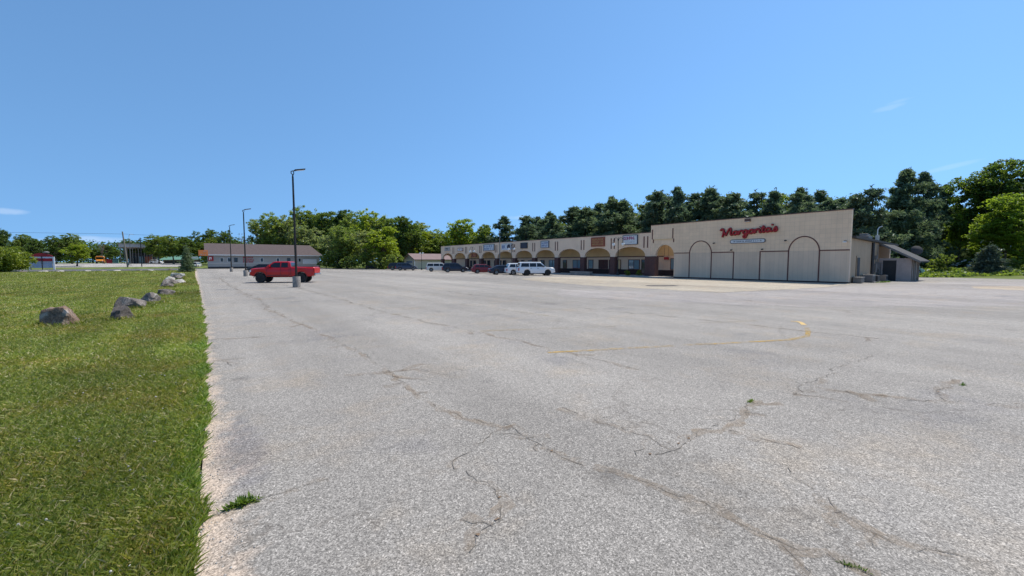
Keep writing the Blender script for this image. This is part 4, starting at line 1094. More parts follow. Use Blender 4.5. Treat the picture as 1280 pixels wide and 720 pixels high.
for c in list(CR):
    for a, b in zip(c, c[1:]):
        ln = math.hypot(b[0] - a[0], b[1] - a[1]); d_ = math.hypot(*a)
        for _ in range(1 if ln < 0.6 else 2):
            if rb_.random() < (0.12 if d_ < 4.5 else 0.3):
                f = rb_.random(); th = math.atan2(b[1] - a[1], b[0] - a[0]) + rb_.choice((-1, 1)) * rb_.uniform(0.5, 1.2)
                L_ = rb_.uniform(0.06, 0.26) * (1 + 0.06 * d_)
                q0 = (a[0] + (b[0] - a[0]) * f, a[1] + (b[1] - a[1]) * f)
                q1 = (q0[0] + L_ * math.cos(th), q0[1] + L_ * math.sin(th)); th += rb_.uniform(-0.6, 0.6)
                CR.append([q0, q1, (q1[0] + L_ * 0.7 * math.cos(th), q1[1] + L_ * 0.7 * math.sin(th))])
m = MB(); rc = random.Random(4)
for c in CR:
    d_ = math.hypot(*c[len(c) // 2])
    strip(m, c, 0.0005 + 0.0004 * d_, 0.0055 + 0.0011 * d_, 0.012 + 0.0022 * d_, 0.035 + 0.008 * d_, 0.006, rc, 0.22)
structure(m.build('asphalt_cracks', 'crack'))
m = MB(); rc = random.Random(4)
for c in CR:
    d_ = math.hypot(*c[len(c) // 2])
    strip(m, c, 0.05, 0.14 + 0.004 * d_, 0.012 + 0.0022 * d_, 0.05 + 0.008 * d_, 0.0045, rc)
structure(m.build('crack_dust', 'crack_dust'))
m = MB()
strip(m, [(5.69, 6.29), (7.5, 5.5), (9.4, 4.66), (11.32, 3.81), (12.3, 3.72), (13.0, 3.92), (14.0, 4.25)], 0.11, 0.13, 0.006, 0.2, 0.007, rc)
structure(m.build('parking_line', 'yellow_paint'))
m = MB()
strip(m, [(14.35, 4.42), (14.8, 4.62), (15.05, 4.80), (14.98, 4.98)], 0.13, 0.15, 0.004, 0.15, 0.008, rc)
t = NT('bold_yellow_paint')
nz = t.noise(8, 5, 0.7, t.pos())
t.bsdf(t.mix(t.ramp(nz, [(0.45, 0.0), (0.6, 0.8)]), (0.62, 0.40, 0.10), (0.33, 0.28, 0.22)), 0.8)
M['yellow_bold'] = t.m
structure(m.build('parking_line', 'yellow_bold'))
m = MB()
strip(m, [(14.2, 5.65), (13.0, 6.25), (9.0, 8.0), (6.0, 9.4)], 0.10, 0.12, 0.006, 0.2, 0.007, rc)
strip(m, [(7.54, 34), (8.2, 26), (8.74, 22.6), (8.92, 16.8), (9.47, 12.85), (9.74, 9.54), (10.4, 7.2)], 0.09, 0.12, 0.01, 0.3, 0.007, rc)
for k in range(1, 9):
    y = 6.2 + k * 3.3
    strip(m, [(5.4, y + 4.9), (9.6, y + 3.05)], 0.10, 0.12, 0.006, 0.2, 0.007, rc)
    strip(m, [(9.9, y + 2.9), (14.4, y + 0.95)], 0.10, 0.12, 0.006, 0.2, 0.007, rc)
structure(m.build('faded_parking_lines', 'yellow_faded'))
m = MB()
for x, y in ((1.66, 2.38), (1.83, 2.6), (3.45, 2.31), (4.1, 2.27), (3.9, 2.27), (2.72, 2.95), (1.45, 2.32), (8.5, 0.92), (8.62, 0.2)):
    pts_ = [(x + 0.022 * random.uniform(0.2, 1) * math.cos(k * PI / 4) * 1.4, y + 0.02 * random.uniform(0.2, 1) * math.sin(k * PI / 4), 0.0075) for k in range(8)]
    m.add(pts_, [tuple(range(8))])
structure(m.build('dirt_specks', 'rust_dirt'), 'stuff')
# ------------------------------------------------------------------ vehicles
def lerp_poly(pts, x):
    if x <= pts[0][0]: return pts[0][1]
    for (a, b), (c, d) in zip(pts, pts[1:]):
        if x <= c: return b + (d - b) * (x - a) / (c - a)
    return pts[-1][1]

def vehicle(name, label, cat, loc, rz, sp, paint, rim='rim_silver', group=None, trim=None):
    L, W, wb, xf, r, tw = sp['L'], sp['W'], sp['wb'], sp['xf'], sp['r'], sp['tw']
    root = thing(name, label, cat, loc, rz, group)
    ax = (xf, xf - wb)
    Ra = r * 1.17
    cl = sp['clear']
    xs = set(np.linspace(-L / 2, L / 2, 44).tolist())
    for a in ax:
        for i in range(13): xs.add(a - Ra * math.cos(PI * i / 12))
        xs |= {a - Ra - 0.004, a + Ra + 0.004}
    for e in (0.03, 0.08, 0.16): xs |= {-L / 2 + e, L / 2 - e}
    xs = sorted(x for x in xs if -L / 2 <= x <= L / 2)
    ring = []
    for x in xs:
        zb = cl + 0.12 * max(0, (abs(x) - L * 0.4) / (L * 0.1)) ** 1.5
        for a in ax:
            if abs(x - a) < Ra: zb = max(zb, r + math.sqrt(Ra * Ra - (x - a) ** 2))
        zt = lerp_poly(sp['top'], x)
        e = (L / 2 - abs(x))
        w = W / 2 * (1 - 0.10 * (abs(x) / (L / 2)) ** 8) * (1 - 0.05 * max(0, 1 - e / 0.1))
        zt -= 0.06 * max(0, 1 - e / 0.12) ** 2
        zb = min(zb, zt - 0.16)
        zm = zb + 0.45 * (zt - zb)
        half = [(0.88 * w, zb), (0.975 * w, zb + 0.04), (w, zm), (0.985 * w, zt - 0.1 * (zt - zb)), (0.93 * w, zt - 0.02), (0.80 * w, zt)]
        ring.append([(x, y, z) for y, z in half] + [(x, -y, z) for y, z in half[::-1]])
    m = MB(); n = 12
    for q_ in ring: m.v += q_
    for i in range(len(ring) - 1):
        for k in range(n):
            m.f.append((i * n + k, i * n + (k + 1) % n, (i + 1) * n + (k + 1) % n, (i + 1) * n + k))
    m.f += [tuple(range(n))[::-1], tuple((len(ring) - 1) * n + k for k in range(n))]
    body = m.build('body', paint, root, True)
    # cabin
    cab = sp['cab']; z0 = min(p[1] for p in cab); tum = sp.get('tum', 0.28); wb0 = W / 2 * 0.955
    yy = lambda z: wb0 - max(0, z - z0) * tum
    k = len(cab)
    m = MB()
    m.v = [(x, yy(z), z) for x, z in cab] + [(x, -yy(z), z) for x, z in cab]
    m.f = [tuple(range(k)), tuple(range(k, 2 * k))[::-1]] + [(i, k + i, k + (i + 1) % k, (i + 1) % k) for i in range(k)]
    bm = bmesh.new(); bv = [bm.verts.new(v) for v in m.v]
    for f in m.f: bm.faces.new([bv[i] for i in f])
    bmesh.ops.recalc_face_normals(bm, faces=bm.faces)
    top_e = [e for e in bm.edges if min(v.co.z for v in e.verts) > z0 + 0.15]
    bmesh.ops.bevel(bm, geom=top_e, offset=0.06, segments=3, profile=0.5, affect='EDGES')
    me = bpy.data.meshes.new('cabin'); bm.to_mesh(me); bm.free()
    for p in me.polygons: p.use_smooth = True
    me.set_sharp_from_angle(angle=R(35)); me.materials.append(M[paint])
    cb = bpy.data.objects.new('cabin', me); COL.objects.link(cb); cb.parent = root
    for win in sp['wins']:
        for s in (1, -1):
            g_ = MB(); a = [(x, s * (yy(z) + 0.012), z) for x, z in win]; b = [(x, s * (yy(z) - 0.02), z) for x, z in win]
            q_ = len(win); g_.v = a + b
            g_.f = [tuple(range(q_)), tuple(range(q_, 2 * q_))[::-1]] + [(i, q_ + i, q_ + (i + 1) % q_, (i + 1) % q_) for i in range(q_)]
            g_.build('side_window', 'car_glass', root)
    def screen(p, q, nm):   # p bottom, q top on the cabin outline
        (xa, za), (xb, zb_) = p, q
        d = Vector((xb - xa, 0, zb_ - za)); ln = d.length; d /= ln; nn = Vector((d.z, 0, -d.x))
        if (nn.x > 0) != (nm == 'windscreen'): nn = -nn
        pts = []
        for f, ins in ((0.06, 0.10), (0.93, 0.10)):
            c = Vector((xa, 0, za)) + d * ln * f + nn * 0.012
            pts.append((c, yy(c.z) - ins))
        g_ = MB(); (c0, w0), (c1, w1) = pts; bk = nn * -0.03
        g_.v = [(c0.x, -w0, c0.z), (c0.x, w0, c0.z), (c1.x, w1, c1.z), (c1.x, -w1, c1.z)]
        g_.v += [(Vector(v) + bk)[:] for v in g_.v]
        g_.f = [(0, 1, 2, 3), (7, 6, 5, 4), (0, 4, 5, 1), (1, 5, 6, 2), (2, 6, 7, 3), (3, 7, 4, 0)]
        g_.build(nm, 'car_glass', root)
    screen(cab[-1], cab[-2], 'windscreen'); screen(cab[0], cab[1], 'rear_window')
    # wheels
    tk = W / 2 - tw / 2 - 0.02
    for a in ax:
        for s in (1, -1):
            pr = [(r * 0.60, -tw / 2), (r * 0.93, -tw / 2), (r, -tw * 0.36), (r, tw * 0.36), (r * 0.93, tw / 2), (r * 0.60, tw / 2)]
            wl_ = MB().lathe(pr, 28, (0, 0, 0), 'y').build('wheel', 'rubber', root, True, (a, s * tk, r))
            rm = MB().lathe([(r * 0.60, tw * 0.42), (r * 0.61, tw * 0.5 + 0.006), (r * 0.55, tw * 0.5 + 0.008), (r * 0.52, tw * 0.3), (r * 0.02, tw * 0.28)], 24, (0, 0, 0), 'y')
            for i in range(6):
                th = i * PI / 3
                rm.tube([(0.06 * math.cos(th), tw * 0.42, 0.06 * math.sin(th)), (r * 0.56 * math.cos(th), tw * 0.46, r * 0.56 * math.sin(th))], [r * 0.09, r * 0.10], 4)
            rm.lathe([(r * 0.13, tw * 0.3), (r * 0.12, tw * 0.55), (0.005, tw * 0.56)], 12, (0, 0, 0), 'y')
            o = rm.build('rim', rim, wl_, True)
            if s < 0: o.rotation_euler = (0, 0, PI)
    hx = L / 2
    zf = lerp_poly(sp['top'], hx - 0.2); zr_ = lerp_poly(sp['top'], -hx + 0.1)
    for s in (1, -1):
        MB().box(hx - 0.32, hx - 0.015, s * W * 0.31, s * W * 0.465, zf - 0.30, zf - 0.13, 0.03).build('headlight', 'head_lens', root)
        MB().box(-hx - 0.006, -hx + 0.12, s * W * 0.36, s * W * 0.472, zr_ - (0.5 if sp.get('tall') else 0.30), zr_ - 0.10, 0.02).build('tail_light', 'tail_lens', root)
        mx_, mz = cab[-1][0] - 0.42, z0 + 0.13
        MB().box(mx_ - 0.09, mx_ + 0.09, s * (yy(mz) + 0.02), s * (yy(mz) + 0.24), mz - 0.06, mz + 0.12, 0.03).build('mirror', trim or paint, root)
        for hxx in sp['handles']:
            MB().box(hxx - 0.1, hxx + 0.1, s * (W / 2 - 0.005), s * (W / 2 + 0.025), z0 - 0.16, z0 - 0.125, 0.008).build('door_handle', trim or paint, root)
    MB().box(hx - 0.05, hx + 0.012, -W * 0.27, W * 0.27, zf - 0.34, zf - 0.12, 0.02).build('grille', 'dark_plastic', root)
    MB().box(hx - 0.1, hx + 0.05, -W * 0.44, W * 0.44, cl + 0.1, cl + 0.30, 0.04).build('bumper', sp.get('bump', paint), root)
    MB().box(-hx - 0.05, -hx + 0.1, -W * 0.44, W * 0.44, cl + 0.12, cl + 0.32, 0.04).build('bumper', sp.get('bump', paint), root)
    MB().box(-L * 0.36, L * 0.36, -W * 0.33, W * 0.33, cl - 0.03, cl + 0.1).build('underbody', 'dark_plastic', root)
    if sp.get('rack'):
        for s in (1, -1):
            y = s * (yy(cab[1][1]) - 0.14); zt = cab[1][1] + 0.045
            MB().tube([(cab[1][0] + 0.25, y, zt - 0.05), (cab[1][0] + 0.35, y, zt + 0.02), (cab[-2][0] - 0.5, y, zt + 0.03), (cab[-2][0] - 0.4, y, zt - 0.05)], 0.02, 6).build('roof_rail', 'dark_plastic', root)
    return root

PICKUP = dict(L=5.85, W=2.03, wb=3.66, xf=1.97, r=0.45, tw=0.32, clear=0.56, tum=0.26, tall=True, bump='dark_plastic',
    top=[(-2.93, 1.44), (-0.75, 1.46), (-0.7, 1.40), (1.45, 1.40), (2.5, 1.34), (2.8, 1.27), (2.93, 1.10)],
    cab=[(-0.82, 1.38), (-0.66, 1.90), (-0.45, 1.95), (0.62, 1.95), (0.85, 1.90), (1.55, 1.38)],
    wins=[[(0.18, 1.42), (0.18, 1.84), (0.72, 1.84), (1.28, 1.42)], [(-0.52, 1.42), (-0.50, 1.84), (0.08, 1.84), (0.08, 1.42)]], handles=(0.32, -0.42))
BIGSUV = dict(L=5.2, W=2.04, wb=2.95, xf=1.58, r=0.40, tw=0.28, clear=0.34, tum=0.2, tall=True, rack=True,
    top=[(-2.6, 1.15), (-2.4, 1.22), (1.2, 1.20), (2.2, 1.14), (2.45, 1.07), (2.6, 0.9)],
    cab=[(-2.52, 1.16), (-2.30, 1.84), (-2.1, 1.90), (0.45, 1.90), (0.62, 1.86), (1.38, 1.16)],
    wins=[[(0.02, 1.24), (0.02, 1.74), (0.5, 1.74), (1.08, 1.24)], [(-1.0, 1.24), (-1.0, 1.74), (-0.08, 1.74), (-0.08, 1.24)], [(-2.25, 1.24), (-2.14, 1.74), (-1.1, 1.74), (-1.1, 1.24)]], handles=(0.15, -0.85))
MIDSUV = dict(L=4.75, W=1.92, wb=2.82, xf=1.45, r=0.36, tw=0.24, clear=0.25, tum=0.27, tall=True,
    top=[(-2.37, 1.0), (-2.2, 1.08), (1.1, 1.06), (2.0, 0.98), (2.25, 0.9), (2.37, 0.72)],
    cab=[(-2.26, 1.04), (-1.95, 1.66), (-1.7, 1.72), (0.3, 1.74), (0.48, 1.70), (1.35, 1.03)],
    wins=[[(0.0, 1.12), (0.0, 1.6), (0.36, 1.6), (1.02, 1.12)], [(-0.95, 1.12), (-0.95, 1.6), (-0.08, 1.6), (-0.08, 1.12)], [(-1.95, 1.16), (-1.78, 1.58), (-1.04, 1.6), (-1.04, 1.12)]], handles=(0.1, -0.82))
VAN = dict(MIDSUV, L=4.95, wb=2.95, xf=1.5,
    top=[(-2.47, 0.98), (-2.3, 1.04), (1.3, 1.02), (2.1, 0.93), (2.35, 0.82), (2.47, 0.66)],
    cab=[(-2.4, 1.0), (-2.2, 1.68), (-2.0, 1.74), (0.6, 1.75), (0.8, 1.71), (1.75, 1.0)],
    wins=[[(0.2, 1.1), (0.2, 1.6), (0.66, 1.6), (1.35, 1.1)], [(-0.95, 1.1), (-0.95, 1.6), (0.1, 1.6), (0.1, 1.1)], [(-2.2, 1.12), (-2.08, 1.6), (-1.05, 1.6), (-1.05, 1.1)]])
SEDAN = dict(L=4.8, W=1.84, wb=2.78, xf=1.47, r=0.335, tw=0.225, clear=0.19, tum=0.33,
    top=[(-2.4, 0.86), (-2.2, 0.98), (-1.3, 1.0), (1.1, 0.95), (2.0, 0.84), (2.3, 0.72), (2.4, 0.56)],
    cab=[(-1.95, 0.97), (-1.15, 1.36), (-0.7, 1.43), (0.15, 1.44), (0.4, 1.40), (1.4, 0.94)],
    wins=[[(-0.02, 1.02), (-0.02, 1.35), (0.36, 1.35), (1.0, 1.02)], [(-1.3, 1.04), (-0.92, 1.32), (-0.12, 1.35), (-0.12, 1.02)]], handles=(0.1, -0.8))
HATCH = dict(SEDAN, L=4.35, wb=2.6, xf=1.35,
    top=[(-2.17, 0.9), (-2.0, 1.0), (1.0, 0.98), (1.8, 0.88), (2.05, 0.76), (2.17, 0.6)],
    cab=[(-2.05, 0.98), (-1.7, 1.42), (-1.4, 1.52), (0.1, 1.54), (0.3, 1.5), (1.25, 0.97)],
    wins=[[(-0.05, 1.05), (-0.05, 1.43), (0.24, 1.43), (0.9, 1.05)], [(-0.9, 1.05), (-0.9, 1.43), (-0.13, 1.43), (-0.13, 1.05)], [(-1.7, 1.1), (-1.5, 1.41), (-0.98, 1.43), (-0.98, 1.05)]])
AZ = R(-24)
g1 = 'vehicles parked in front of the shops'
tk_ = vehicle('pickup_truck', 'bright red crew cab pickup parked alone behind the nearest lamp post', 'pickup truck', (6.15, 43.35, 0), R(154), PICKUP, 'paint_red', 'rim_black', None, 'paint_red')
tk_.scale = (0.94, 1.0, 1.0)
MB().box(-2.8, -0.88, -0.8, 0.8, 1.462, 1.475).build('bed_cover', 'dark_plastic', tk_)
for s in (1, -1):
    for x in (1.38, 0.13, -0.62):
        MB().box(x - 0.012, x + 0.012, s * 1.008, s * 1.019, 0.72, 1.36).build('door_seam', 'dark_plastic', tk_)
    MB().box(-0.8, -0.76, s * 1.0, s * 1.017, 0.66, 1.40).build('bed_gap', 'dark_plastic', tk_)
    MB().box(-0.62, 1.38, s * 1.005, s * 1.022, 0.66, 0.72, 0.005).build('rocker_trim', 'dark_plastic', tk_)
    for a_ in (1.97, -1.69):
        fl_ = MB(); pts_ = []
        for i in range(13):
            th = PI * i / 12
            pts_.append((a_ + 0.56 * math.cos(th), 0.45 + 0.56 * math.sin(th)))
        for i in range(13):
            th = PI * (12 - i) / 12
            pts_.append((a_ + 0.525 * math.cos(th), 0.45 + 0.525 * math.sin(th)))
        fl_.prism(pts_, s * 0.96, s * 1.03, 'y').build('wheel_arch', 'dark_plastic', tk_)
MB().box(2.9, 2.96, -0.62, 0.62, 1.0, 1.24, 0.02).build('grille_bar', 'chrome', tk_)
MB().box(-3.04, -2.9, -0.9, 0.9, 0.66, 0.84, 0.04).build('rear_step', 'chrome', tk_)
for s in (1, -1):
    MB().tube([(-0.9, s * 0.85, 0.55), (1.0, s * 0.85, 0.55)], 0.05, 8).build('side_step', 'black_metal', tk_)
vehicle('sedan', 'black car mostly hidden behind the hood of the red pickup', 'car', (8.2, 84.5, 0), R(156), dict(HATCH, L=4.7), 'paint_black', 'rim_black')
vehicle('suv', 'slate blue suv parked at the far left end of the row, before the garage', 'suv', (36.43, 87.64, 0), AZ, MIDSUV, 'paint_slate', 'rim_silver', g1)
vehicle('suv', 'dark suv half hidden on the far side of the slate blue suv', 'suv', (36.0, 91.2, 0), AZ, MIDSUV, 'paint_black', 'rim_silver', g1)
vehicle('minivan', 'white minivan parked just left of a navy suv', 'minivan', (37.3, 73.7, 0), AZ, VAN, 'paint_white_dusty', 'rim_silver', g1)
vehicle('suv', 'navy suv parked directly right of the white minivan', 'suv', (37.0, 66.5, 0), AZ, MIDSUV, 'paint_navy', 'rim_silver', g1)
vehicle('hatchback', 'dark red hatchback parked left of a navy sedan', 'hatchback', (37.5, 57.4, 0), AZ, HATCH, 'paint_maroon', 'rim_silver', g1)
vehicle('sedan', 'navy sedan squeezed between the dark red hatchback and a white suv', 'car', (36.3, 50.1, 0), AZ, SEDAN, 'paint_navy', 'rim_silver', g1)
vehicle('suv', 'white suv tucked behind the big white suv on black wheels', 'suv', (37.6, 47.6, 0), AZ, MIDSUV, 'paint_white', 'rim_silver', g1)
vehicle('suv', 'big white suv on black wheels, nearest in the row before the shops', 'suv', (37.25, 43.9, 0), R(-27), BIGSUV, 'paint_white', 'rim_black', g1, 'dark_plastic')
hz = hgt(-15, 222)
vehicle('hatchback', 'white car parked at the right end of the pale canopy', 'car', (-15.5, 223, hz), R(-20), HATCH, 'paint_white', 'rim_silver')
hz = hgt(-1.7, 168)
vehicle('minivan', 'white van parked across the road just right of the small dark conifer', 'van', (-1.9, 172, 0.12), R(75), VAN, 'paint_white_dusty', 'rim_silver')
vehicle('minivan', 'pale green van partly hidden behind the storage shed', 'van', (74.5, 12.2, 0.1), R(-30), dict(VAN, L=4.9), 'paint_green', 'rim_silver')
vehicle('sedan', 'white car glimpsed under the trees beyond the grassy bank', 'car', (106, 8.6, 0.9), R(-60), SEDAN, 'paint_white', 'rim_silver')

# school bus far across the road
hz = hgt(-33, 225)
bus = thing('school_bus', 'orange yellow school bus with a white roof parked across the road', 'bus', (-32.6, 228, hz + 0.02), R(-84))
prof = [(-1.2, 0.5), (1.2, 0.5), (1.22, 2.3), (1.12, 2.75), (0.8, 2.98), (-0.8, 2.98), (-1.12, 2.75), (-1.22, 2.3)]
MB().prism(prof, -5.0, 3.2, 'x').build('body', 'bus_yellow', bus)
MB().prism([(3.2, 0.5), (5.0, 0.55), (5.05, 1.2), (4.6, 1.5), (3.2, 1.6)], -0.95, 0.95, 'y').build('hood', 'bus_yellow', bus)
MB().prism([(1.10, 2.80), (0.8, 3.02), (-0.8, 3.02), (-1.10, 2.80), (-0.8, 2.985), (0.8, 2.985)], -4.8, 3.1, 'x').build('roof', 'white_enamel', bus)
for s in (1, -1):
    for i in range(8):
        x = -4.6 + i * 0.95
        MB().box(x, x + 0.75, s * 1.20, s * 1.235, 1.72, 2.3).build('side_window', 'car_glass', bus)
    MB().box(-4.9, 3.1, s * 1.205, s * 1.24, 1.05, 1.13).box(-4.9, 3.1, s * 1.205, s * 1.24, 1.45, 1.5).build('rub_rail', 'black_metal', bus)
    for x in (3.9, -2.9):
        MB().lathe([(0.2, -0.14), (0.48, -0.14), (0.5, -0.1), (0.5, 0.1), (0.48, 0.14), (0.2, 0.14)], 20, (0, 0, 0), 'y').build('wheel', 'rubber', bus, True, (x, s * 1.05, 0.48))
    MB().box(5.0, 5.06, s * 0.6, s * 0.85, 0.95, 1.15, 0.02).build('headlight', 'head_lens', bus)
MB().box(3.2, 3.235, -1.05, 1.05, 1.65, 2.5).build('windscreen', 'car_glass', bus)
MB().box(4.95, 5.15, -1.15, 1.15, 0.5, 0.8, 0.03).build('bumper', 'black_metal', bus)

# ------------------------------------------------------------------ plants
def rand_dirs(n):
    v = rng.normal(size=(n, 3)); return v / np.linalg.norm(v, axis=1)[:, None]

def cards(P, size, up_bias=0.4, elong=1.5, N=None):
    """one small rhombic leaf clump per point"""
    n = len(P)
    nr = rand_dirs(n) if N is None else N + rand_dirs(n) * 0.9
    nr[:, 2] += up_bias; nr /= np.linalg.norm(nr, axis=1)[:, None]
    a = np.cross(nr, rand_dirs(n)); a /= np.linalg.norm(a, axis=1)[:, None] + 1e-9
    b = np.cross(nr, a)
    s = (size * rng.uniform(0.55, 1.3, n))[:, None]
    fold = nr * s * 0.22
    V = np.stack([P - a * s * elong * 0.5, P - b * s * 0.42 + fold, P + a * s * elong * 0.5, P + b * s * 0.42 + fold], 1)
    return V.reshape(-1, 3)

def decid_mesh(name, seed, n=7500, h=15.0, r=4.5, base=0.2, card=0.34, lobes=13, gap=0.0, flat=1.0, layered=0.0):
    g = np.random.default_rng(seed); global rng; rng = g
    ch = h * (1 - base); cz = h * base + ch * 0.5
    C, Rr = [], []
    for i in range(lobes):
        d = rand_dirs(1)[0]; f = g.uniform(0.35, 0.78)
        C.append([d[0] * r * f, d[1] * r * f, cz + d[2] * ch * 0.5 * f * 1.05]); Rr.append(r * g.uniform(0.30, 0.52))
    C.append([0, 0, cz + ch * 0.26]); Rr.append(r * 0.5)
    C = np.array(C); Rr = np.array(Rr)
    wgt = Rr ** 2; wgt = wgt / wgt.sum()
    # twig clusters on lobes, then leaves on clusters
    ncl = max(30, n // 28)
    li = g.choice(len(C), ncl, p=wgt)
    d = rand_dirs(ncl)
    rad = Rr[li] * g.uniform(0.55, 1.12, ncl) ** 0.7
    K = C[li] + d * rad[:, None] * np.array([1, 1, 0.8 * flat])
    K[:, 2] = np.clip(K[:, 2], h * base * 0.75, h)
    ks = g.uniform(0.3, 0.8, ncl) * r / 4.5
    keep = g.random(ncl) > gap; K, ks, d = K[keep], ks[keep], d[keep]
    ci = g.integers(0, len(K), n)
    off = rand_dirs(n) * (g.random(n) ** 0.6)[:, None] * ks[ci][:, None]
    off[:, 2] *= (0.7 - 0.35 * layered)
    P = K[ci] + off
    V = cards(P, card, 0.45 + layered, 1.5)
    me = mesh_np(name, V, 4); me.materials.append(M['leaf_mid']); me['h'] = h; me['r'] = r
    return me, C, Rr

def trunk_mesh(name, h, r, base, C, seed, mat='bark', rad=0.22, split=0.35):
    g = random.Random(seed); m = MB()
    zt = h * max(base, 0.1) + h * 0.25
    pts = [(0, 0, -0.25), (0.05, 0, h * 0.08), (g.uniform(-.15, .15), g.uniform(-.15, .15), zt * 0.6), (g.uniform(-.3, .3), g.uniform(-.3, .3), zt), (g.uniform(-.4, .4), g.uniform(-.4, .4), h * 0.8)]
    m.tube(pts, [rad * 1.35, rad, rad * 0.85, rad * 0.65, rad * 0.12], 8)
    for c in C:
        s = Vector(pts[2]).lerp(Vector(pts[3]), g.random()); e = Vector([float(q) for q in c])
        mid = s.lerp(e, 0.5) + Vector((0, 0, g.uniform(-0.2, 0.6)))
        m.tube([s, mid, e], [rad * 0.42, rad * 0.28, rad * 0.08], 5)
        for _ in range(3):
            t_ = Vector((g.gauss(0, 1), g.gauss(0, 1), g.gauss(0.4, 0.8))).normalized() * r * 0.35
            m.tube([mid.lerp(e, g.uniform(0.2, 0.9)), e + t_], [rad * 0.12, rad * 0.03], 4)
    me = bpy.data.meshes.new(name); me.from_pydata(m.v, [], m.f); me.update()
    for p in me.polygons: p.use_smooth = True
    me.materials.append(M[mat]); return me

def pine_mesh(name, seed, n=6500, h=14.0, r=3.0, base=0.18, card=0.34, droop=0.1, conical=0.5, levels=15):
    g = np.random.default_rng(seed); global rng; rng = g
    P, br = [], MB()
    br.tube([(0, 0, -0.3), (0.05, 0.02, h * 0.4), (-0.05, 0.04, h * 0.8), (0, 0, h * 0.97)], [h * 0.018, h * 0.014, h * 0.007, 0.02], 7)
    z = h * base; tot = []
    while z < h * 0.985:
        f = (z - h * base) / (h * (1 - base))
        rr = r * (1 - f ** (2.7 if conical < 0.5 else 1.8)) * g.uniform(0.75, 1.12) + 0.2
        if conical > 0.8: rr = r * (1 - f) * g.uniform(0.85, 1.1) + 0.12
        nb = int(g.integers(4, 7)); a0 = g.uniform(0, 6.28)
        for k in range(nb):
            a = a0 + k * 6.283 / nb + g.uniform(-0.35, 0.35)
            ln = rr * (g.uniform(0.4, 1.3) if conical < 0.5 else g.uniform(0.55, 1.12))
            if g.random() < (0.26 if conical < 0.5 else 0.1): continue
            tip = np.array([math.cos(a) * ln, math.sin(a) * ln, ln * (0.30 * f - droop + g.uniform(-.08, .14))])
            st = np.array([0, 0, z])
            br.tube([st, st + tip * 0.6, st + tip], [0.05 + 0.01 * ln, 0.035, 0.012], 4)
            m_ = int(26 + 60 * ln / r)
            u = g.uniform(0.18 if conical > 0.8 else 0.3, 1.06, m_) ** 0.8
            q = st + u[:, None] * tip
            sp = 0.13 + 0.30 * ln * 0.34 * (1.15 - np.abs(u - 0.65))
            q = q + g.normal(size=(m_, 3)) * sp[:, None] * np.array([1, 1, 0.42 if conical > 0.8 else 0.6])
            tot.append(q)
        z += h * (1 - base) / levels * g.uniform(0.7, 1.3)
    tot.append(np.array([0, 0, h * 0.95]) + g.normal(size=(60, 3)) * np.array([0.25, 0.25, 0.4]))
    P = np.concatenate(tot)
    if len(P) < n:
        P = np.concatenate([P, P[g.integers(0, len(P), n - len(P))] + g.normal(size=(n - len(P), 3)) * 0.14])
    V = cards(P, card, 0.5, 2.9)
    me = mesh_np(name, V, 4); me.materials.append(M['needles']); me['h'] = h; me['r'] = r
    t_ = bpy.data.meshes.new(name + '_trunk'); t_.from_pydata(br.v, [], br.f); t_.update(); t_.materials.append(M['bark_pine'])
    return me, t_

LIB = {}
def lib_decid(key, seed, **kw):
    h, r, b = kw.get('h', 15.0), kw.get('r', 4.5), kw.get('base', 0.2)
    me, C, Rr = decid_mesh('crown', seed, **kw)
    LIB.setdefault(key, []).append((me, trunk_mesh('trunk', h, r, b, C, seed, rad=h * 0.016), h, r))
for s in (1, 2, 3, 4, 14): lib_decid('dense', s, n=17000, card=0.29, base=0.05, lobes=22)
for s in (5, 6, 7): lib_decid('airy', s, n=11500, card=0.26, gap=0.25, lobes=20, base=0.06)
for s in (8, 9, 10): lib_decid('bush', s, n=3200, h=4.0, r=2.4, base=0.02, card=0.2, lobes=9)
for s in (11, 12): lib_decid('maple', s, n=30000, h=20.0, r=7.5, base=0.06, card=0.36, lobes=26, layered=0.8)
for s in (15, 16): lib_decid('big_bush', s, n=42000, h=4.2, r=6.0, base=0.0, card=0.26, lobes=34, flat=0.8)
for s in (13,): lib_decid('sparse', s, n=500, h=13.0, r=3.4, base=0.25, card=0.16, gap=0.4, lobes=22)
for s in (21, 22, 23, 24, 25):
    me, tm = pine_mesh('crown', s, n=13000, h=14.0, r=3.0, base=0.12, conical=0.25, levels=20, card=0.20)
    LIB.setdefault('pine', []).append((me, tm, 14.0, 3.0))
for s in (26, 27):
    me, tm = pine_mesh('crown', s, n=26000, h=17.0, r=4.6, base=0.06, card=0.25, levels=28, conical=0.2)
    LIB.setdefault('pine_big', []).append((me, tm, 17.0, 4.6))
for s in (28, 29):
    me, tm = pine_mesh('crown', s, n=7000, h=4.0, r=1.5, base=0.03, card=0.13, droop=0.05, conical=0.95, levels=16)
    LIB.setdefault('spruce', []).append((me, tm, 4.0, 1.5))
rng = np.random.default_rng(99)
pr_ = random.Random(5)
pick = {}
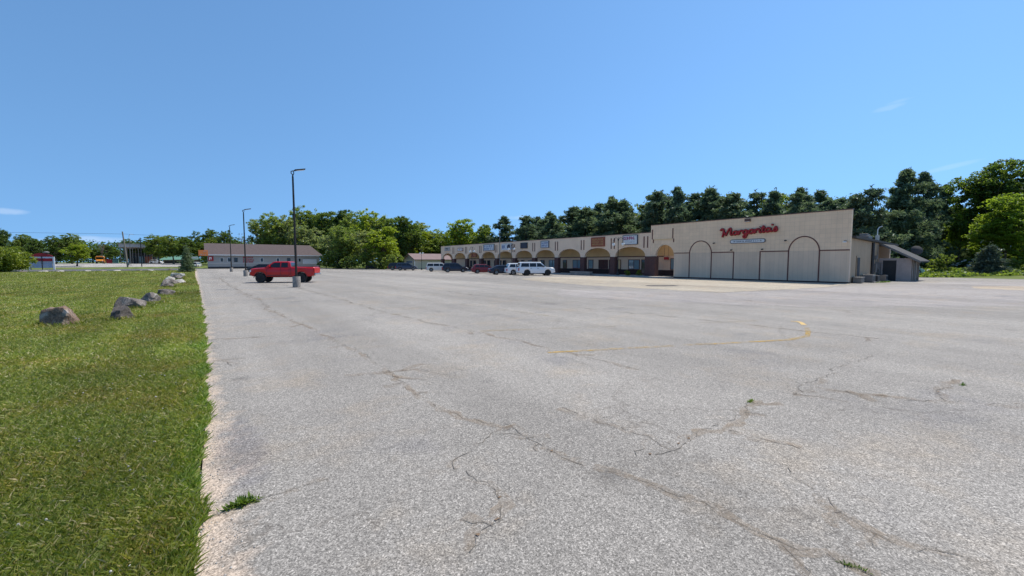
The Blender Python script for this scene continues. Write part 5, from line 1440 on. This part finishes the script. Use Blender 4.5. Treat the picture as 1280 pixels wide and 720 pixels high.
def plant(kind, x, y, top, r, leaf, name, label, cat, group=None, trunk_name='trunk', bark_m=None, sink=0.0):
    lib = LIB[kind]; i = pick.get(kind, 0); pick[kind] = i + 1
    me, tm, h0, r0 = lib[i % len(lib)]
    z0 = hgt(x, y) - sink
    h = top - z0
    root = thing(name, label, cat, (x, y, z0), 0, group)
    sz = h / h0; sx = r / r0
    for nm, mesh, mt in (('crown', me, leaf), (trunk_name, tm, bark_m)):
        o = bpy.data.objects.new(nm, mesh); COL.objects.link(o); o.parent = root
        sxx = sx * pr_.uniform(0.94, 1.06)
        o.scale = (sxx, sxx, sz); 
        if nm == 'crown': ang = pr_.uniform(0, 6.28)
        o.rotation_euler = (0, 0, ang)
        if mt:
            o.material_slots[0].link = 'OBJECT'; o.material_slots[0].material = M[mt]
    return root
ORD = ['first', 'second', 'third', 'fourth', 'fifth', 'sixth', 'seventh', 'eighth', 'ninth', 'tenth', 'eleventh', 'twelfth', 'thirteenth', 'fourteenth', 'fifteenth', 'sixteenth', 'seventeenth', 'eighteenth', 'nineteenth', 'twentieth', 'twenty-first', 'twenty-second', 'twenty-third', 'twenty-fourth']
T = {
'left_back': [(-62.9, 235.7, 15.2, 3.1), (-58.2, 232.1, 14.6, 2.8), (-54.8, 235.8, 13.8, 2.9), (-48.8, 225.0, 11.1, 2.5), (-40.3, 206.1, 11.3, 2.7), (-37.2, 210.0, 11.9, 3.5), (-30.9, 180.1, 7.9, 2.8), (-43.2, 283.5, 10.3, 3.6), (-36.6, 278.5, 10.7, 3.6)],
'mid_back': [(-25.4, 244.9, 12.6, 2.8), (-19.8, 234.4, 11.6, 3.1), (-13.8, 211.1, 13.0, 3.3), (-9.2, 205.1, 13.4, 3.6), (-4.9, 198.1, 12.0, 3.1), (-1.3, 201.6, 15.5, 3.0), (3.0, 200.9, 15.9, 3.3), (7.1, 192.7, 15.6, 3.3), (10.3, 199.1, 13.3, 2.7)],
'yellow_small': [(2.3, 186.3, 11.7, 3.1)],
'bare': [(-37.5, 266.6, 12.5, 2.1), (13.0, 203.3, 15.0, 2.5), (15.2, 195.4, 13.3, 2.5)],
'wood_back': [(15.9, 166.0, 18.3, 3.6), (19.4, 160.8, 19.4, 4.0), (23.5, 160.3, 20.5, 3.9), (27.1, 155.1, 20.8, 4.2), (31.4, 154.2, 20.2, 4.3), (34.0, 147.3, 20.8, 4.2), (36.9, 142.6, 20.0, 4.2), (39.7, 137.9, 19.2, 3.9), (42.4, 133.4, 18.7, 3.9), (45.2, 128.8, 17.4, 3.9), (47.9, 124.2, 17.4, 3.9), (49.7, 117.8, 16.4, 3.8), (51.1, 111.8, 14.6, 3.4), (52.9, 108.0, 11.9, 3.0)],
'wood_front': [(19.2, 173.6, 14.3, 3.8), (24.9, 166.7, 15.6, 4.3), (28.8, 153.7, 15.9, 4.4), (30.4, 133.7, 13.4, 4.2), (33.1, 122.9, 13.5, 4.3), (36.3, 115.5, 11.5, 3.8), (38.8, 108.6, 12.1, 3.7), (41.8, 103.8, 11.0, 3.7), (44.3, 99.4, 10.0, 3.4), (47.2, 94.7, 8.3, 2.8)],
'under': [(27.9, 124.3, 4.0, 2.3), (29.9, 120.3, 4.9, 2.7), (31.9, 113.8, 3.9, 2.6), (34.4, 109.4, 4.3, 2.6), (36.7, 105.1, 3.9, 2.6), (38.6, 101.2, 4.4, 2.4), (40.1, 97.5, 3.8, 1.9)],
'pine': [(70, 95.79, 14.67, 3.5), (72, 91.62, 12.87, 3.0), (70, 84.26, 13.68, 3.0), (73, 82.53, 13.72, 2.8), (70, 75.26, 13.69, 2.8), (70, 70.52, 14.39, 3.1), (73, 68.7, 14.82, 2.9), (70, 62.73, 14.49, 2.7), (72, 60.77, 14.79, 2.8), (70, 55.88, 14.91, 2.6), (71, 53.61, 15.22, 2.7), (74, 52.62, 14.55, 2.4), (70, 47.1, 14.93, 2.7), (72, 45.29, 15.19, 2.6), (70, 40.52, 14.07, 2.4), (72, 38.34, 14.69, 2.5), (70, 34.9, 13.6, 2.1), (71, 30.58, 13.0, 2.3), (74, 28.9, 13.34, 2.3), (70, 24.49, 12.1, 2.0), (72, 22.48, 12.38, 2.1), (76, 20.62, 11.59, 1.9), (74, 18.05, 11.98, 2.0), (72, 15.1, 11.8, 1.9)],
'pine_big': [(90.0, 14.9, 16.4, 3.0), (100.7, 14.3, 17.2, 2.8), (112.4, 13.0, 16.2, 2.3)],
'maple_big': [(107.7, 6.5, 20.2, 4.9), (111.2, 1.4, 18.8, 4.5), (94.0, 4.3, 12.3, 3.6), (106.2, 10.1, 11.6, 1.9), (106.0, 39.1, 15.1, 3.1)],
'right_under': [(81.1, 9.0, 3.0, 1.3), (79.9, 4.9, 3.9, 1.5), (89.1, 3.0, 2.5, 1.2), (93.5, 12.2, 3.1, 1.4), (98.4, 8.5, 2.6, 1.5), (84.2, 1.6, 2.0, 0.9), (97.1, 4.5, 3.0, 1.4), (105.9, 7.8, 4.0, 1.8)],
'maple_end': [(66, 113.48, 17.18, 5.6), (66, 100.6, 13.67, 4.2), (66, 123.1, 13.29, 3.7)],

}
lk = ['leaf_dark', 'leaf_dark', 'leaf_mid', 'leaf_dark', 'leaf_dark', 'leaf_mid', 'leaf_bright', 'leaf_dark', 'leaf_dark']
for i, (x, y, z, r) in enumerate(T['left_back']):
    lb = 'bright green bushy tree right of the red and white roadside board' if i == 6 else f'dark leafy tree on the far left skyline, {ORD[i if i < 6 else i - 1]} from the left frame edge'
    plant('dense', x, y, z, r * 1.25, lk[i], 'leafy_tree', lb, 'tree', 'trees on the far left skyline')
for i, (x, y, z, r) in enumerate(T['mid_back']):
    lb = (f'dark tree behind the pale canopy and green roof, {ORD[i]} counting from the canopy' if i < 5 else f'tall dark loose tree behind the brown roof, {ORD[i - 5]} from its left gable')
    plant('dense' if i < 5 else 'airy', x, y, z, r * 1.3, 'leaf_mid' if i in (2, 3) else 'leaf_dark', 'leafy_tree', lb, 'tree', 'trees behind the far buildings')
x, y, z, r = T['yellow_small'][0]
plant('airy', x, y, z, r, 'leaf_yellow', 'leafy_tree', 'small yellowish tree showing over the left end of the brown roof', 'tree')
for i, (x, y, z, r) in enumerate(T['bare']):
    plant('sparse', x, y, z, r * 1.2, 'dry_twig', 'bare_tree', ['thin bare reddish tree behind the school bus', 'thin bare tree behind the brown roof, nearer the farthest lamp', 'thin bare tree behind the brown roof, at the edge of the wood'][i], 'tree')
def push(t, k):
    # the same tree a little farther off, clear of the buildings
    return (t[0] * k, t[1] * k, 1.9 + (t[2] - 1.9) * k, t[3] * k)
for i in range(3, 8): T['wood_back'][i] = push(T['wood_back'][i], 1.13)
for i in (12, 13): T['wood_back'][i] = push(T['wood_back'][i], 1.17)
T['wood_front'][7] = push(T['wood_front'][7], 1.16)
for i in (8, 9): T['wood_front'][i] = push(T['wood_front'][i], 1.27)
T['under'][6] = push(T['under'][6], 1.2)
kinds = ['leaf_pale', 'leaf_olive', 'leaf_pale', 'leaf_olive', 'leaf_mid', 'leaf_dark', 'leaf_dark', 'leaf_olive', 'leaf_bright', 'leaf_olive', 'leaf_mid', 'leaf_dark', 'leaf_pale', 'leaf_olive']
desc = {'leaf_pale': 'pale greyish spring tree', 'leaf_olive': 'olive green tree', 'leaf_mid': 'mid green tree', 'leaf_dark': 'dark green tree', 'leaf_bright': 'bright yellow-green tree'}
for i, (x, y, z, r) in enumerate(T['wood_back']):
    plant('airy' if kinds[i] == 'leaf_pale' else 'dense', x, y, z, r * 1.35, kinds[i], 'leafy_tree', f'{desc[kinds[i]]} in the tall back row of the wood, {ORD[i]} from the left', 'tree', 'trees of the wood')
kf = ['leaf_bright', 'leaf_olive', 'leaf_pale', 'leaf_pale', 'leaf_olive', 'leaf_pale', 'leaf_bright', 'leaf_olive', 'leaf_bright', 'leaf_mid']
for i, (x, y, z, r) in enumerate(T['wood_front']):
    if i == 3: x += 3.5
    plant('airy' if kf[i] == 'leaf_pale' else 'dense', x, y, z, r * 1.3, kf[i], 'leafy_tree', f'{desc[kf[i]]} in the lower front row of the wood, {ORD[i]} from the left', 'tree', 'trees of the wood')
for i, (x, y, z, r) in enumerate(T['under']):
    plant('bush', x, y, z, r * 1.15, ['leaf_mid', 'leaf_dark', 'leaf_olive'][i % 3], 'undergrowth_bush', f'low bush at the foot of the wood edge, {ORD[i]} from the grey building', 'bush', 'bushes at the foot of the wood', 'stem')
for i, (x, y, z, r) in enumerate(T['maple_end']):
    plant('dense', x, y, z, r, ['leaf_bright', 'leaf_mid', 'leaf_bright'][i], 'leafy_tree', ['large bright green tree rising over the far end of the plaza roof', 'mid green tree between the large bright tree and the dark pines', 'low light green tree at the far left corner of the plaza'][i], 'tree')
for i, (x, y, z, r) in enumerate(T['pine']):
    plant('pine', x + (0, 2.5, -1.5, 1.5, -1)[i % 5], y + (0.8, -1.2, 0.3, 1.6, -0.6, -1.7, 0.9)[i % 7], z + (0.3, -0.4, 0.5, -0.1, -0.6, 0.2)[i % 6], r * (1.35, 1.75, 1.25, 1.55)[i % 4], 'needles', 'pine_tree', f'dark pine behind the plaza and restaurant roofs, {ORD[i]} from the far left', 'pine', 'pines behind the plaza', 'trunk')
for i in range(21):
    a, b = T['pine'][i + 1], T['pine'][i + 2]
    k = 1.13 + 0.02 * (i * 5 % 4)
    x, y, z = (a[0] + b[0]) / 2 * k, (a[1] + b[1]) / 2 * k, ((a[2] + b[2]) / 2 - 1.9) * k * (0.94 + 0.035 * (i * 7 % 5)) + 1.9
    yel = i in (3, 9, 17)
    plant('airy' if yel else 'pine', x, y, z, 3.6 + 0.3 * (i * 3 % 4), 'leaf_olive' if yel else 'needles', 'leafy_tree' if yel else 'pine_tree',
          (f'olive broadleaf tree showing between the pines behind the plaza, {ORD[(3, 9, 17).index(i)]} from the far left' if yel else f'pine in the second row behind the plaza pines, {ORD[i]} from the far left'), 'tree' if yel else 'pine', 'second row behind the pines', 'trunk')
for i, (x, y, z, r) in enumerate(T['pine_big']):
    plant('pine_big', x, y, z, r * 1.3, 'needles', 'pine_tree', ['tallest dark pine, rising over the storage shed', 'big dark pine leaning against the tallest one, on its right', 'slim dark pine between the big pines and the round maple'][i], 'pine', None, 'trunk')
mk_ = ['leaf_dark', 'leaf_dark', 'leaf_bright', 'leaf_bright', 'leaf_olive']
ml = ['huge dark round maple rising highest of the broadleaf trees', 'dark maple behind the huge round one, cut by the frame edge', 'bright yellow-green maple in front of the huge dark maple', 'narrow bright green tree between the pines and the dark maple', 'yellowish tree peeping between the pines over the script sign']
for i, (x, y, z, r) in enumerate(T['maple_big']):
    plant('maple' if i < 3 else 'dense', x, y, z, r * (1.1 if i < 3 else 1.0), mk_[i], 'maple_tree' if i < 3 else 'leafy_tree', ml[i], 'tree', None)
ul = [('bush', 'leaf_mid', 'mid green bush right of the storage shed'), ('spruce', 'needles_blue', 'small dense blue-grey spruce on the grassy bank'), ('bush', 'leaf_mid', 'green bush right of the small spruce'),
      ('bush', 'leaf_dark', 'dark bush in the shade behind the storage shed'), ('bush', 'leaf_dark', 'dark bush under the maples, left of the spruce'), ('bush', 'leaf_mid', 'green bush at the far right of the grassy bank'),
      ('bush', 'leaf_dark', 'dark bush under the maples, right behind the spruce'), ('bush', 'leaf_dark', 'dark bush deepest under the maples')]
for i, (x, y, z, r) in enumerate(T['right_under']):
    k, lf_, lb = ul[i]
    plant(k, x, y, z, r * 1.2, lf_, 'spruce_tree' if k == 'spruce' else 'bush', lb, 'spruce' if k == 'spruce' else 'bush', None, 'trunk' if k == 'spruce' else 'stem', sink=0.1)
# shady wood behind the maples: more trees, seen only between the trunks
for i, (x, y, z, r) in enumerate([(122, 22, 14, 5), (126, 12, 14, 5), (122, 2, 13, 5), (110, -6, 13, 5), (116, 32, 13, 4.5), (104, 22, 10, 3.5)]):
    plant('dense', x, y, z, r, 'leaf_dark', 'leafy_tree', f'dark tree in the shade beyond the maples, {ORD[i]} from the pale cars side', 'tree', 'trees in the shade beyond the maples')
plant('spruce', -2.45, 98.3, 4.25, 1.35, 'needles', 'conifer_tree', 'small dark conifer standing alone where the lawn meets the lot', 'conifer')
hb = plant('big_bush', -31.7, 119, 4.3, 5.5, 'leaf_yellow', 'golden_bush', 'big rounded yellow-green bush at the left frame edge', 'bush', None, 'stem')
for x, y, lb in ((44.9, 34.0, 'round clipped yellow-green bush beside the twin globe lamp'), (45.0, 32.3, 'round clipped yellow-green bush next to the restaurant pillar')):
    plant('bush', x, y, 0.85, 0.5, 'leaf_yellow', 'round_bush', lb, 'bush', 'clipped bushes before the arcade', 'stem')

# far-off woods that read as one mass
def woods(path, n, h0, h1, depth, leaf, card=0.6):
    path = [np.array(p, float) for p in path]
    L_ = np.array([np.linalg.norm(b - a) for a, b in zip(path, path[1:])]); cum = np.concatenate([[0], np.cumsum(L_)])
    u = rng.uniform(0, cum[-1], n); k = np.clip(np.searchsorted(cum, u) - 1, 0, len(L_) - 1)
    A = np.array(path)[k]; B = np.array(path)[k + 1]; f = ((u - cum[k]) / L_[k])[:, None]
    P2 = A + (B - A) * f + rng.normal(size=(n, 2)) * depth
    top = h0 + (h1 - h0) * (0.5 + 0.22 * np.sin(u * 0.31) + 0.16 * np.sin(u * 0.83 + 1) + 0.12 * np.sin(u * 1.9 + 2))
    z = np.array([hgt(a, b) for a, b in P2]) + top * rng.random(n) ** 0.75
    V_ = cards(np.concatenate([P2, z[:, None]], 1), card, 0.5)
    me_ = mesh_np('distant_woods', V_, 4); me_.materials.append(M[leaf])
    o_ = bpy.data.objects.new('distant_woods', me_); COL.objects.link(o_); structure(o_, 'stuff')
woods([(-150, 300), (-70, 330), (-20, 300), (18, 230)], 22000, 8, 13, 3.0, 'leaf_dark', 0.8)
woods([(17, 185), (36, 165), (50, 140), (60, 125), (72, 122)], 22000, 6, 11, 2.0, 'leaf_olive', 0.5)
woods([(74, 118), (84, 100), (86, 70), (88, 40), (92, 22)], 12000, 3.5, 5.5, 1.5, 'leaf_dark', 0.5)
woods([(100, 24), (118, 18), (126, 6), (122, -6), (112, -14)], 22000, 6, 11, 2.0, 'leaf_dark', 0.5)
# ------------------------------------------------------------------ rocks
def rock(x, y, w, d, h, mat, seed, label, group, flat=0.7, rz=0.0):
    g = random.Random(seed); bm = bmesh.new(); bmesh.ops.create_icosphere(bm, subdivisions=4, radius=1)
    planes = []
    for _ in range(11):
        n_ = Vector((g.gauss(0, 1), g.gauss(0, 1), g.gauss(0.35, 0.8))).normalized(); planes.append((n_, g.uniform(0.52, 0.88)))
    planes.append((Vector((g.uniform(-.3, .3), g.uniform(-.3, .3), 1)).normalized(), flat))
    from mathutils import noise as mnoise
    for v in bm.verts:
        p = v.co.copy()
        for n_, dd in planes:
            k = p.dot(n_)
            if k > dd: p -= n_ * (k - dd) * 0.96
        p *= 1 + 0.10 * mnoise.noise(p * 2.2 + Vector((seed, 0, 0))) + 0.06 * mnoise.noise(p * 5 + Vector((0, seed, 0))) + 0.035 * mnoise.noise(p * 13 + Vector((0, seed, 3)))
        v.co = Vector((p.x * w / 2 * 0.98, p.y * d / 2 * 0.98, (p.z * 0.72 + 0.30) * h * 0.92))
    me = bpy.data.meshes.new('boulder'); bm.to_mesh(me); bm.free()
    for p in me.polygons: p.use_smooth = True
    me.set_sharp_from_angle(angle=R(28)); me.materials.append(M[mat])
    o = bpy.data.objects.new('boulder', me); COL.objects.link(o); o.location = (x, y, -0.07); o.rotation_euler = (0, 0, rz)
    return tag(o, label, 'boulder', group)
G_ = 'boulders along the lawn'
RK = [(-3.45, 17.75, 1.05, 0.85, 0.82, 'rock_brown', 3, 'largest rusty brown boulder, nearest on the left of the lawn', .75),
      (-2.17, 18.25, 0.76, 0.66, 0.72, 'rock_dark', 5, 'small dark knobbly boulder in front of the wide grey one', .85),
      (-2.38, 22.4, 1.05, 0.85, 0.74, 'rock_grey', 8, 'wide grey boulder behind the small dark knobbly one', .6),
      (-2.0, 24.6, 0.95, 0.8, 0.68, 'rock_grey', 11, 'smooth rounded grey boulder with a white stone at its foot', .9),
      (-1.85, 24.0, 0.5, 0.35, 0.24, 'rock_pale', 12, 'small bright white stone at the foot of a grey boulder', .6),
      (-1.78, 30.1, 1.1, 0.9, 0.62, 'rock_dark', 14, 'long low dark boulder with a pale right tip', .55),
      (-2.2, 39.9, 1.1, 0.9, 0.50, 'rock_dark', 17, 'squat dark boulder, sixth along the lawn', .65),
      (-2.25, 44.3, 1.3, 0.9, 0.72, 'rock_grey', 19, 'tall slanting grey boulder behind the squat dark one', .8),
      (-1.75, 46.0, 1.1, 0.9, 0.62, 'rock_pale', 23, 'pale boulder leaning right of the tall slanting one', .7),
      (-2.5, 49.5, 0.9, 0.8, 0.9, 'rock_pale', 26, 'bright white boulder peeking over the slanting grey one', .7),
      (-2.5, 58.5, 1.5, 1.0, 0.7, 'rock_dark', 29, 'dark boulder just before the small conifer and far kerb', .7),
      (-2.6, 66.0, 1.5, 1.0, 0.85, 'rock_pale', 31, 'pale boulder farthest along the lawn toward the conifer', .7)]
for i, (x, y, w, d, h, mt, sd_, lb, fl) in enumerate(RK):
    rock(x, y, w, d, h, mt, sd_, lb, G_, fl, 0.3 * ((i * 7) % 5 - 2))
far = [(-27.0, 0), (-24.6, 1), (-22.3, 1), (-20.6, 2), (-18.7, 1), (-16.4, 0), (-14.4, 1), (-12.6, 2), (-10.9, 0), (-9.2, 1), (-7.5, 2), (-5.9, 3), (-4.5, 1)]
for i, (x, k) in enumerate(far):
    rock(x, 116.5 + (i * 13 % 5) * 0.25, [1.3, 1.6, 1.1, 1.6][k], 1.0, [0.42, 0.45, 0.34, 0.75][k], ['rock_grey', 'rock_pale', 'rock_dark', 'rock_dark'][k], 40 + i,
         f'{["grey", "pale", "dark", "dark domed"][k]} boulder in the row along the road edge, {ORD[i]} from the left', 'boulders along the road edge', .6, i * 0.7)
kb = MB()
for i in range(14):
    x = -29 + i * 1.9
    kb.box(x, x + 1.84, 117.6, 117.85, 0, 0.22, 0.02)
structure(kb.build('road_kerb', 'concrete_pale'))

# ------------------------------------------------------------------ grass blades
def blades(x, y, hgt_, wid, lean):
    n = len(x)
    a = rng.uniform(0, 2 * PI, n); b = rng.uniform(0, 2 * PI, n)
    hh = hgt_ * rng.uniform(0.45, 1.25, n); ww = wid * rng.uniform(0.6, 1.3, n)
    ln = lean * rng.uniform(0.2, 1.5, n)
    z0 = 0.025
    dx, dy = np.cos(a) * ww / 2, np.sin(a) * ww / 2
    lx, ly = np.cos(b) * hh * ln, np.sin(b) * hh * ln
    zz = hh / np.sqrt(1 + ln ** 2 * 0.6)
    A = np.stack([x - dx, y - dy, np.full(n, z0)], 1)
    B = np.stack([x + dx, y + dy, np.full(n, z0)], 1)
    Cc = np.stack([x + dx * 0.55 + lx * 0.45, y + dy * 0.55 + ly * 0.45, z0 + zz * 0.66], 1)
    Dd = np.stack([x + lx, y + ly, z0 + zz], 1)
    return np.stack([A, B, Cc, Dd], 1).reshape(-1, 3)
def edge_x(y):
    return np.interp(y, [-6, 3, 6, 12, 18, 40, 70, 98], [-0.16, -0.15, -0.06, -0.05, -0.1, -0.4, -1.0, -1.4])
V = []
def patch(y0, y1, dens, h_, w_, spread):
    area_n = 0
    ys = rng.uniform(y0, y1, int(dens * (y1 - y0) * (spread(y0) + spread(y1)) / 2 * 1.0))
    sp_ = np.vectorize(spread)(ys)
    xs = edge_x(ys) - rng.random(len(ys)) * sp_ + 0.02
    # ragged edge: tufts reach over the asphalt
    n1 = 0.03 * np.sin(ys * 2.3) + 0.025 * np.sin(ys * 5.1 + 1) + 0.025 * np.sin(ys * 11.7 + 2)
    xs = xs + np.clip(n1, -0.05, 0.2) * (xs > edge_x(ys) - 0.5)
    near = np.clip(1 - (edge_x(ys) - xs) / 0.55, 0, 1)
    hh = h_ * (1 + 0.35 * near)
    V.append(blades(xs, ys, hh, w_, 0.9))
patch(1.6, 5.0, 9000, 0.060, 0.0065, lambda y: 0.36 * y + 0.9)
patch(5.0, 10.0, 5200, 0.060, 0.009, lambda y: 0.34 * y + 0.9)
patch(10.0, 20.0, 1700, 0.065, 0.016, lambda y: 0.33 * y + 1.0)
patch(20.0, 40.0, 420, 0.07, 0.03, lambda y: 0.31 * y + 1.0)
patch(40.0, 75.0, 90, 0.08, 0.06, lambda y: 0.3 * y + 1.0)
patch(75.0, 117.0, 26, 0.09, 0.11, lambda y: 0.3 * y + 1.0)
for rk in RK:                       # longer untrimmed grass round each boulder
    nb_ = 420; th = rng.uniform(0, 2 * PI, nb_); rr_ = rng.uniform(0.42, 0.62, nb_)
    V.append(blades(rk[0] + np.cos(th) * rk[2] * rr_, rk[1] + np.sin(th) * rk[3] * rr_, 0.15, 0.014 + 0.0004 * rk[1], 0.7))
V = np.concatenate(V)
me = mesh_np('grass_blades', V, 4); me.materials.append(M['blades'])
go = bpy.data.objects.new('grass_blades', me); COL.objects.link(go); structure(go, 'stuff')
# loose stones along the crumbling edge
n = 1500
ys = 1.8 + 16 * rng.random(n) ** 1.6; xs = edge_x(ys) + np.abs(rng.normal(0, 0.16, n)) - 0.03
sz = rng.uniform(0.003, 0.010, n)
oc = np.array([[1, 0, 0], [0, 1, 0], [-1, 0, 0], [0, -1, 0], [0, 0, 0.8], [0, 0, -0.4]], float)
tri = [(0, 1, 4), (1, 2, 4), (2, 3, 4), (3, 0, 4), (1, 0, 5), (2, 1, 5), (3, 2, 5), (0, 3, 5)]
pts3 = oc[None] * sz[:, None, None] * rng.uniform(0.6, 1.3, (n, 6, 1)) + np.stack([xs, ys, sz * 0.4], 1)[:, None]
V3 = pts3[:, np.array(tri).ravel()].reshape(-1, 3)
me = mesh_np('loose_gravel', V3, 3); me.materials.append(M['rock_pale'])
o = bpy.data.objects.new('loose_gravel', me); COL.objects.link(o); structure(o, 'stuff')
# clover and dandelion heads in the near grass
m = MB()
for _ in range(34):
    y = random.uniform(2.6, 9); x = float(edge_x(y)) - random.uniform(0.1, 0.30 * y + .3)
    for _k in range(random.randint(1, 3)):
        xx, yy_ = x + random.gauss(0, .05), y + random.gauss(0, .05); s_ = random.uniform(0.006, 0.011); z_ = random.uniform(0.05, 0.075)
        m.lathe([(0.001, z_), (s_, z_ + s_ * .7), (s_ * .8, z_ + s_ * 1.5), (0.001, z_ + s_ * 2)], 6, (xx, yy_, 0))
structure(m.build('clover_flowers', 'rock_pale'), 'stuff')

def weed(x, y, n, size, label, seed, long=1.0, rz=0.0):
    g = random.Random(seed); m = MB()
    for _ in range(n):
        a = g.uniform(0, 6.28); el = g.uniform(0.15, 1.3); ln = size * g.uniform(0.5, 1.15)
        o_ = Vector((g.gauss(0, size * 0.55 * long), g.gauss(0, size * 0.18), 0)); o_.rotate(Matrix.Rotation(rz, 3, 'Z'))
        d_ = Vector((math.cos(a) * math.cos(el), math.sin(a) * math.cos(el), math.sin(el)))
        sd2 = Vector((-math.sin(a), math.cos(a), 0)) * ln * g.uniform(0.07, 0.13)
        p1 = o_ + d_ * ln * 0.5; p2 = o_ + d_ * ln * 0.95 - Vector((0, 0, ln * 0.12))
        m.add([o_ - sd2 * 0.3, o_ + sd2 * 0.3, p1 + sd2, p2, p1 - sd2], [(0, 1, 2, 3, 4)])
    o = m.build('weed', 'weed'); o.location = (x, y, 0.0)
    return tag(o, label, 'weed')
weed(0.17, 3.74, 150, 0.082, 'leafy green weed growing from the asphalt by the lawn edge', 1, 1.1, R(8))
weed(5.88, 2.39, 60, 0.05, 'small dull green weed clump out in the middle of the asphalt', 2, 1.4)
weed(3.16, 0.66, 60, 0.035, 'grassy weed tuft in the crack at the bottom right corner', 3, 1.8, R(-70))
weed(9.3, 0.75, 50, 0.05, 'short weed tuft in a crack near the right frame edge', 4, 1.5)
w5 = weed(50.3, 9.4, 160, 0.22, '', 5, 5.0, R(-10)); w5.name = 'pad_weeds'
for k_ in ('label', 'category'): del w5[k_]
structure(w5, 'stuff')
# rough ground cover on the bank at the right
P = []
n = 26000
xs = rng.uniform(70, 100, n); ys = rng.uniform(-14, 16, n)
edge_ok = (xs - 70.5) * 0.5 + (ys - 9.1) > 0
edge_ok &= xs > np.interp(ys, [-14, 1, 5.5, 9.1, 16], [80.5, 78.3, 75.4, 71, 69.5])
xs, ys = xs[edge_ok | (ys < 9)], ys[edge_ok | (ys < 9)]
k = xs > np.interp(ys, [-14, 1, 5.5, 9.1, 16], [80.5, 78.3, 75.4, 71, 69.5])
xs, ys = xs[k], ys[k]
zs = np.array([hgt(a, b) for a, b in zip(xs, ys)])
hum = 0.22 + 0.22 * (np.sin(xs * 1.1) * np.sin(ys * 1.7 + xs * 0.3)) 
zs = zs + rng.random(len(xs)) * np.clip(hum, 0.08, 0.5)
me = mesh_np('ground_cover', cards(np.stack([xs, ys, zs], 1), 0.26, 0.9), 4); me.materials.append(M['leaf_mid'])
o = bpy.data.objects.new('ground_cover', me); COL.objects.link(o); structure(o, 'stuff')
for i, (x, y, s_, lb) in enumerate(((76.5, 8.0, 0.7, 'pale stone lying at the foot of the bank near the shed'), (80.2, 0.9, 0.8, 'pale stone at the right end of the bank'))):
    rock(x, y, 1.2 * s_, 0.8 * s_, 0.45 * s_, 'rock_pale', 70 + i, lb, None, .6)
# overhead wire
w = tag(MB().tube([(-120, 171, 10.2), (-70, 171, 9.3), (-18.9, 170.7, 10.4)], 0.03, 5).tube([(-18.9, 170.7, 10.4), (20, 172, 9.4), (70, 175, 10)], 0.03, 5).build('power_line', 'black_metal'), 'thin dark power line crossing at the leaning wooden pole', 'power line')
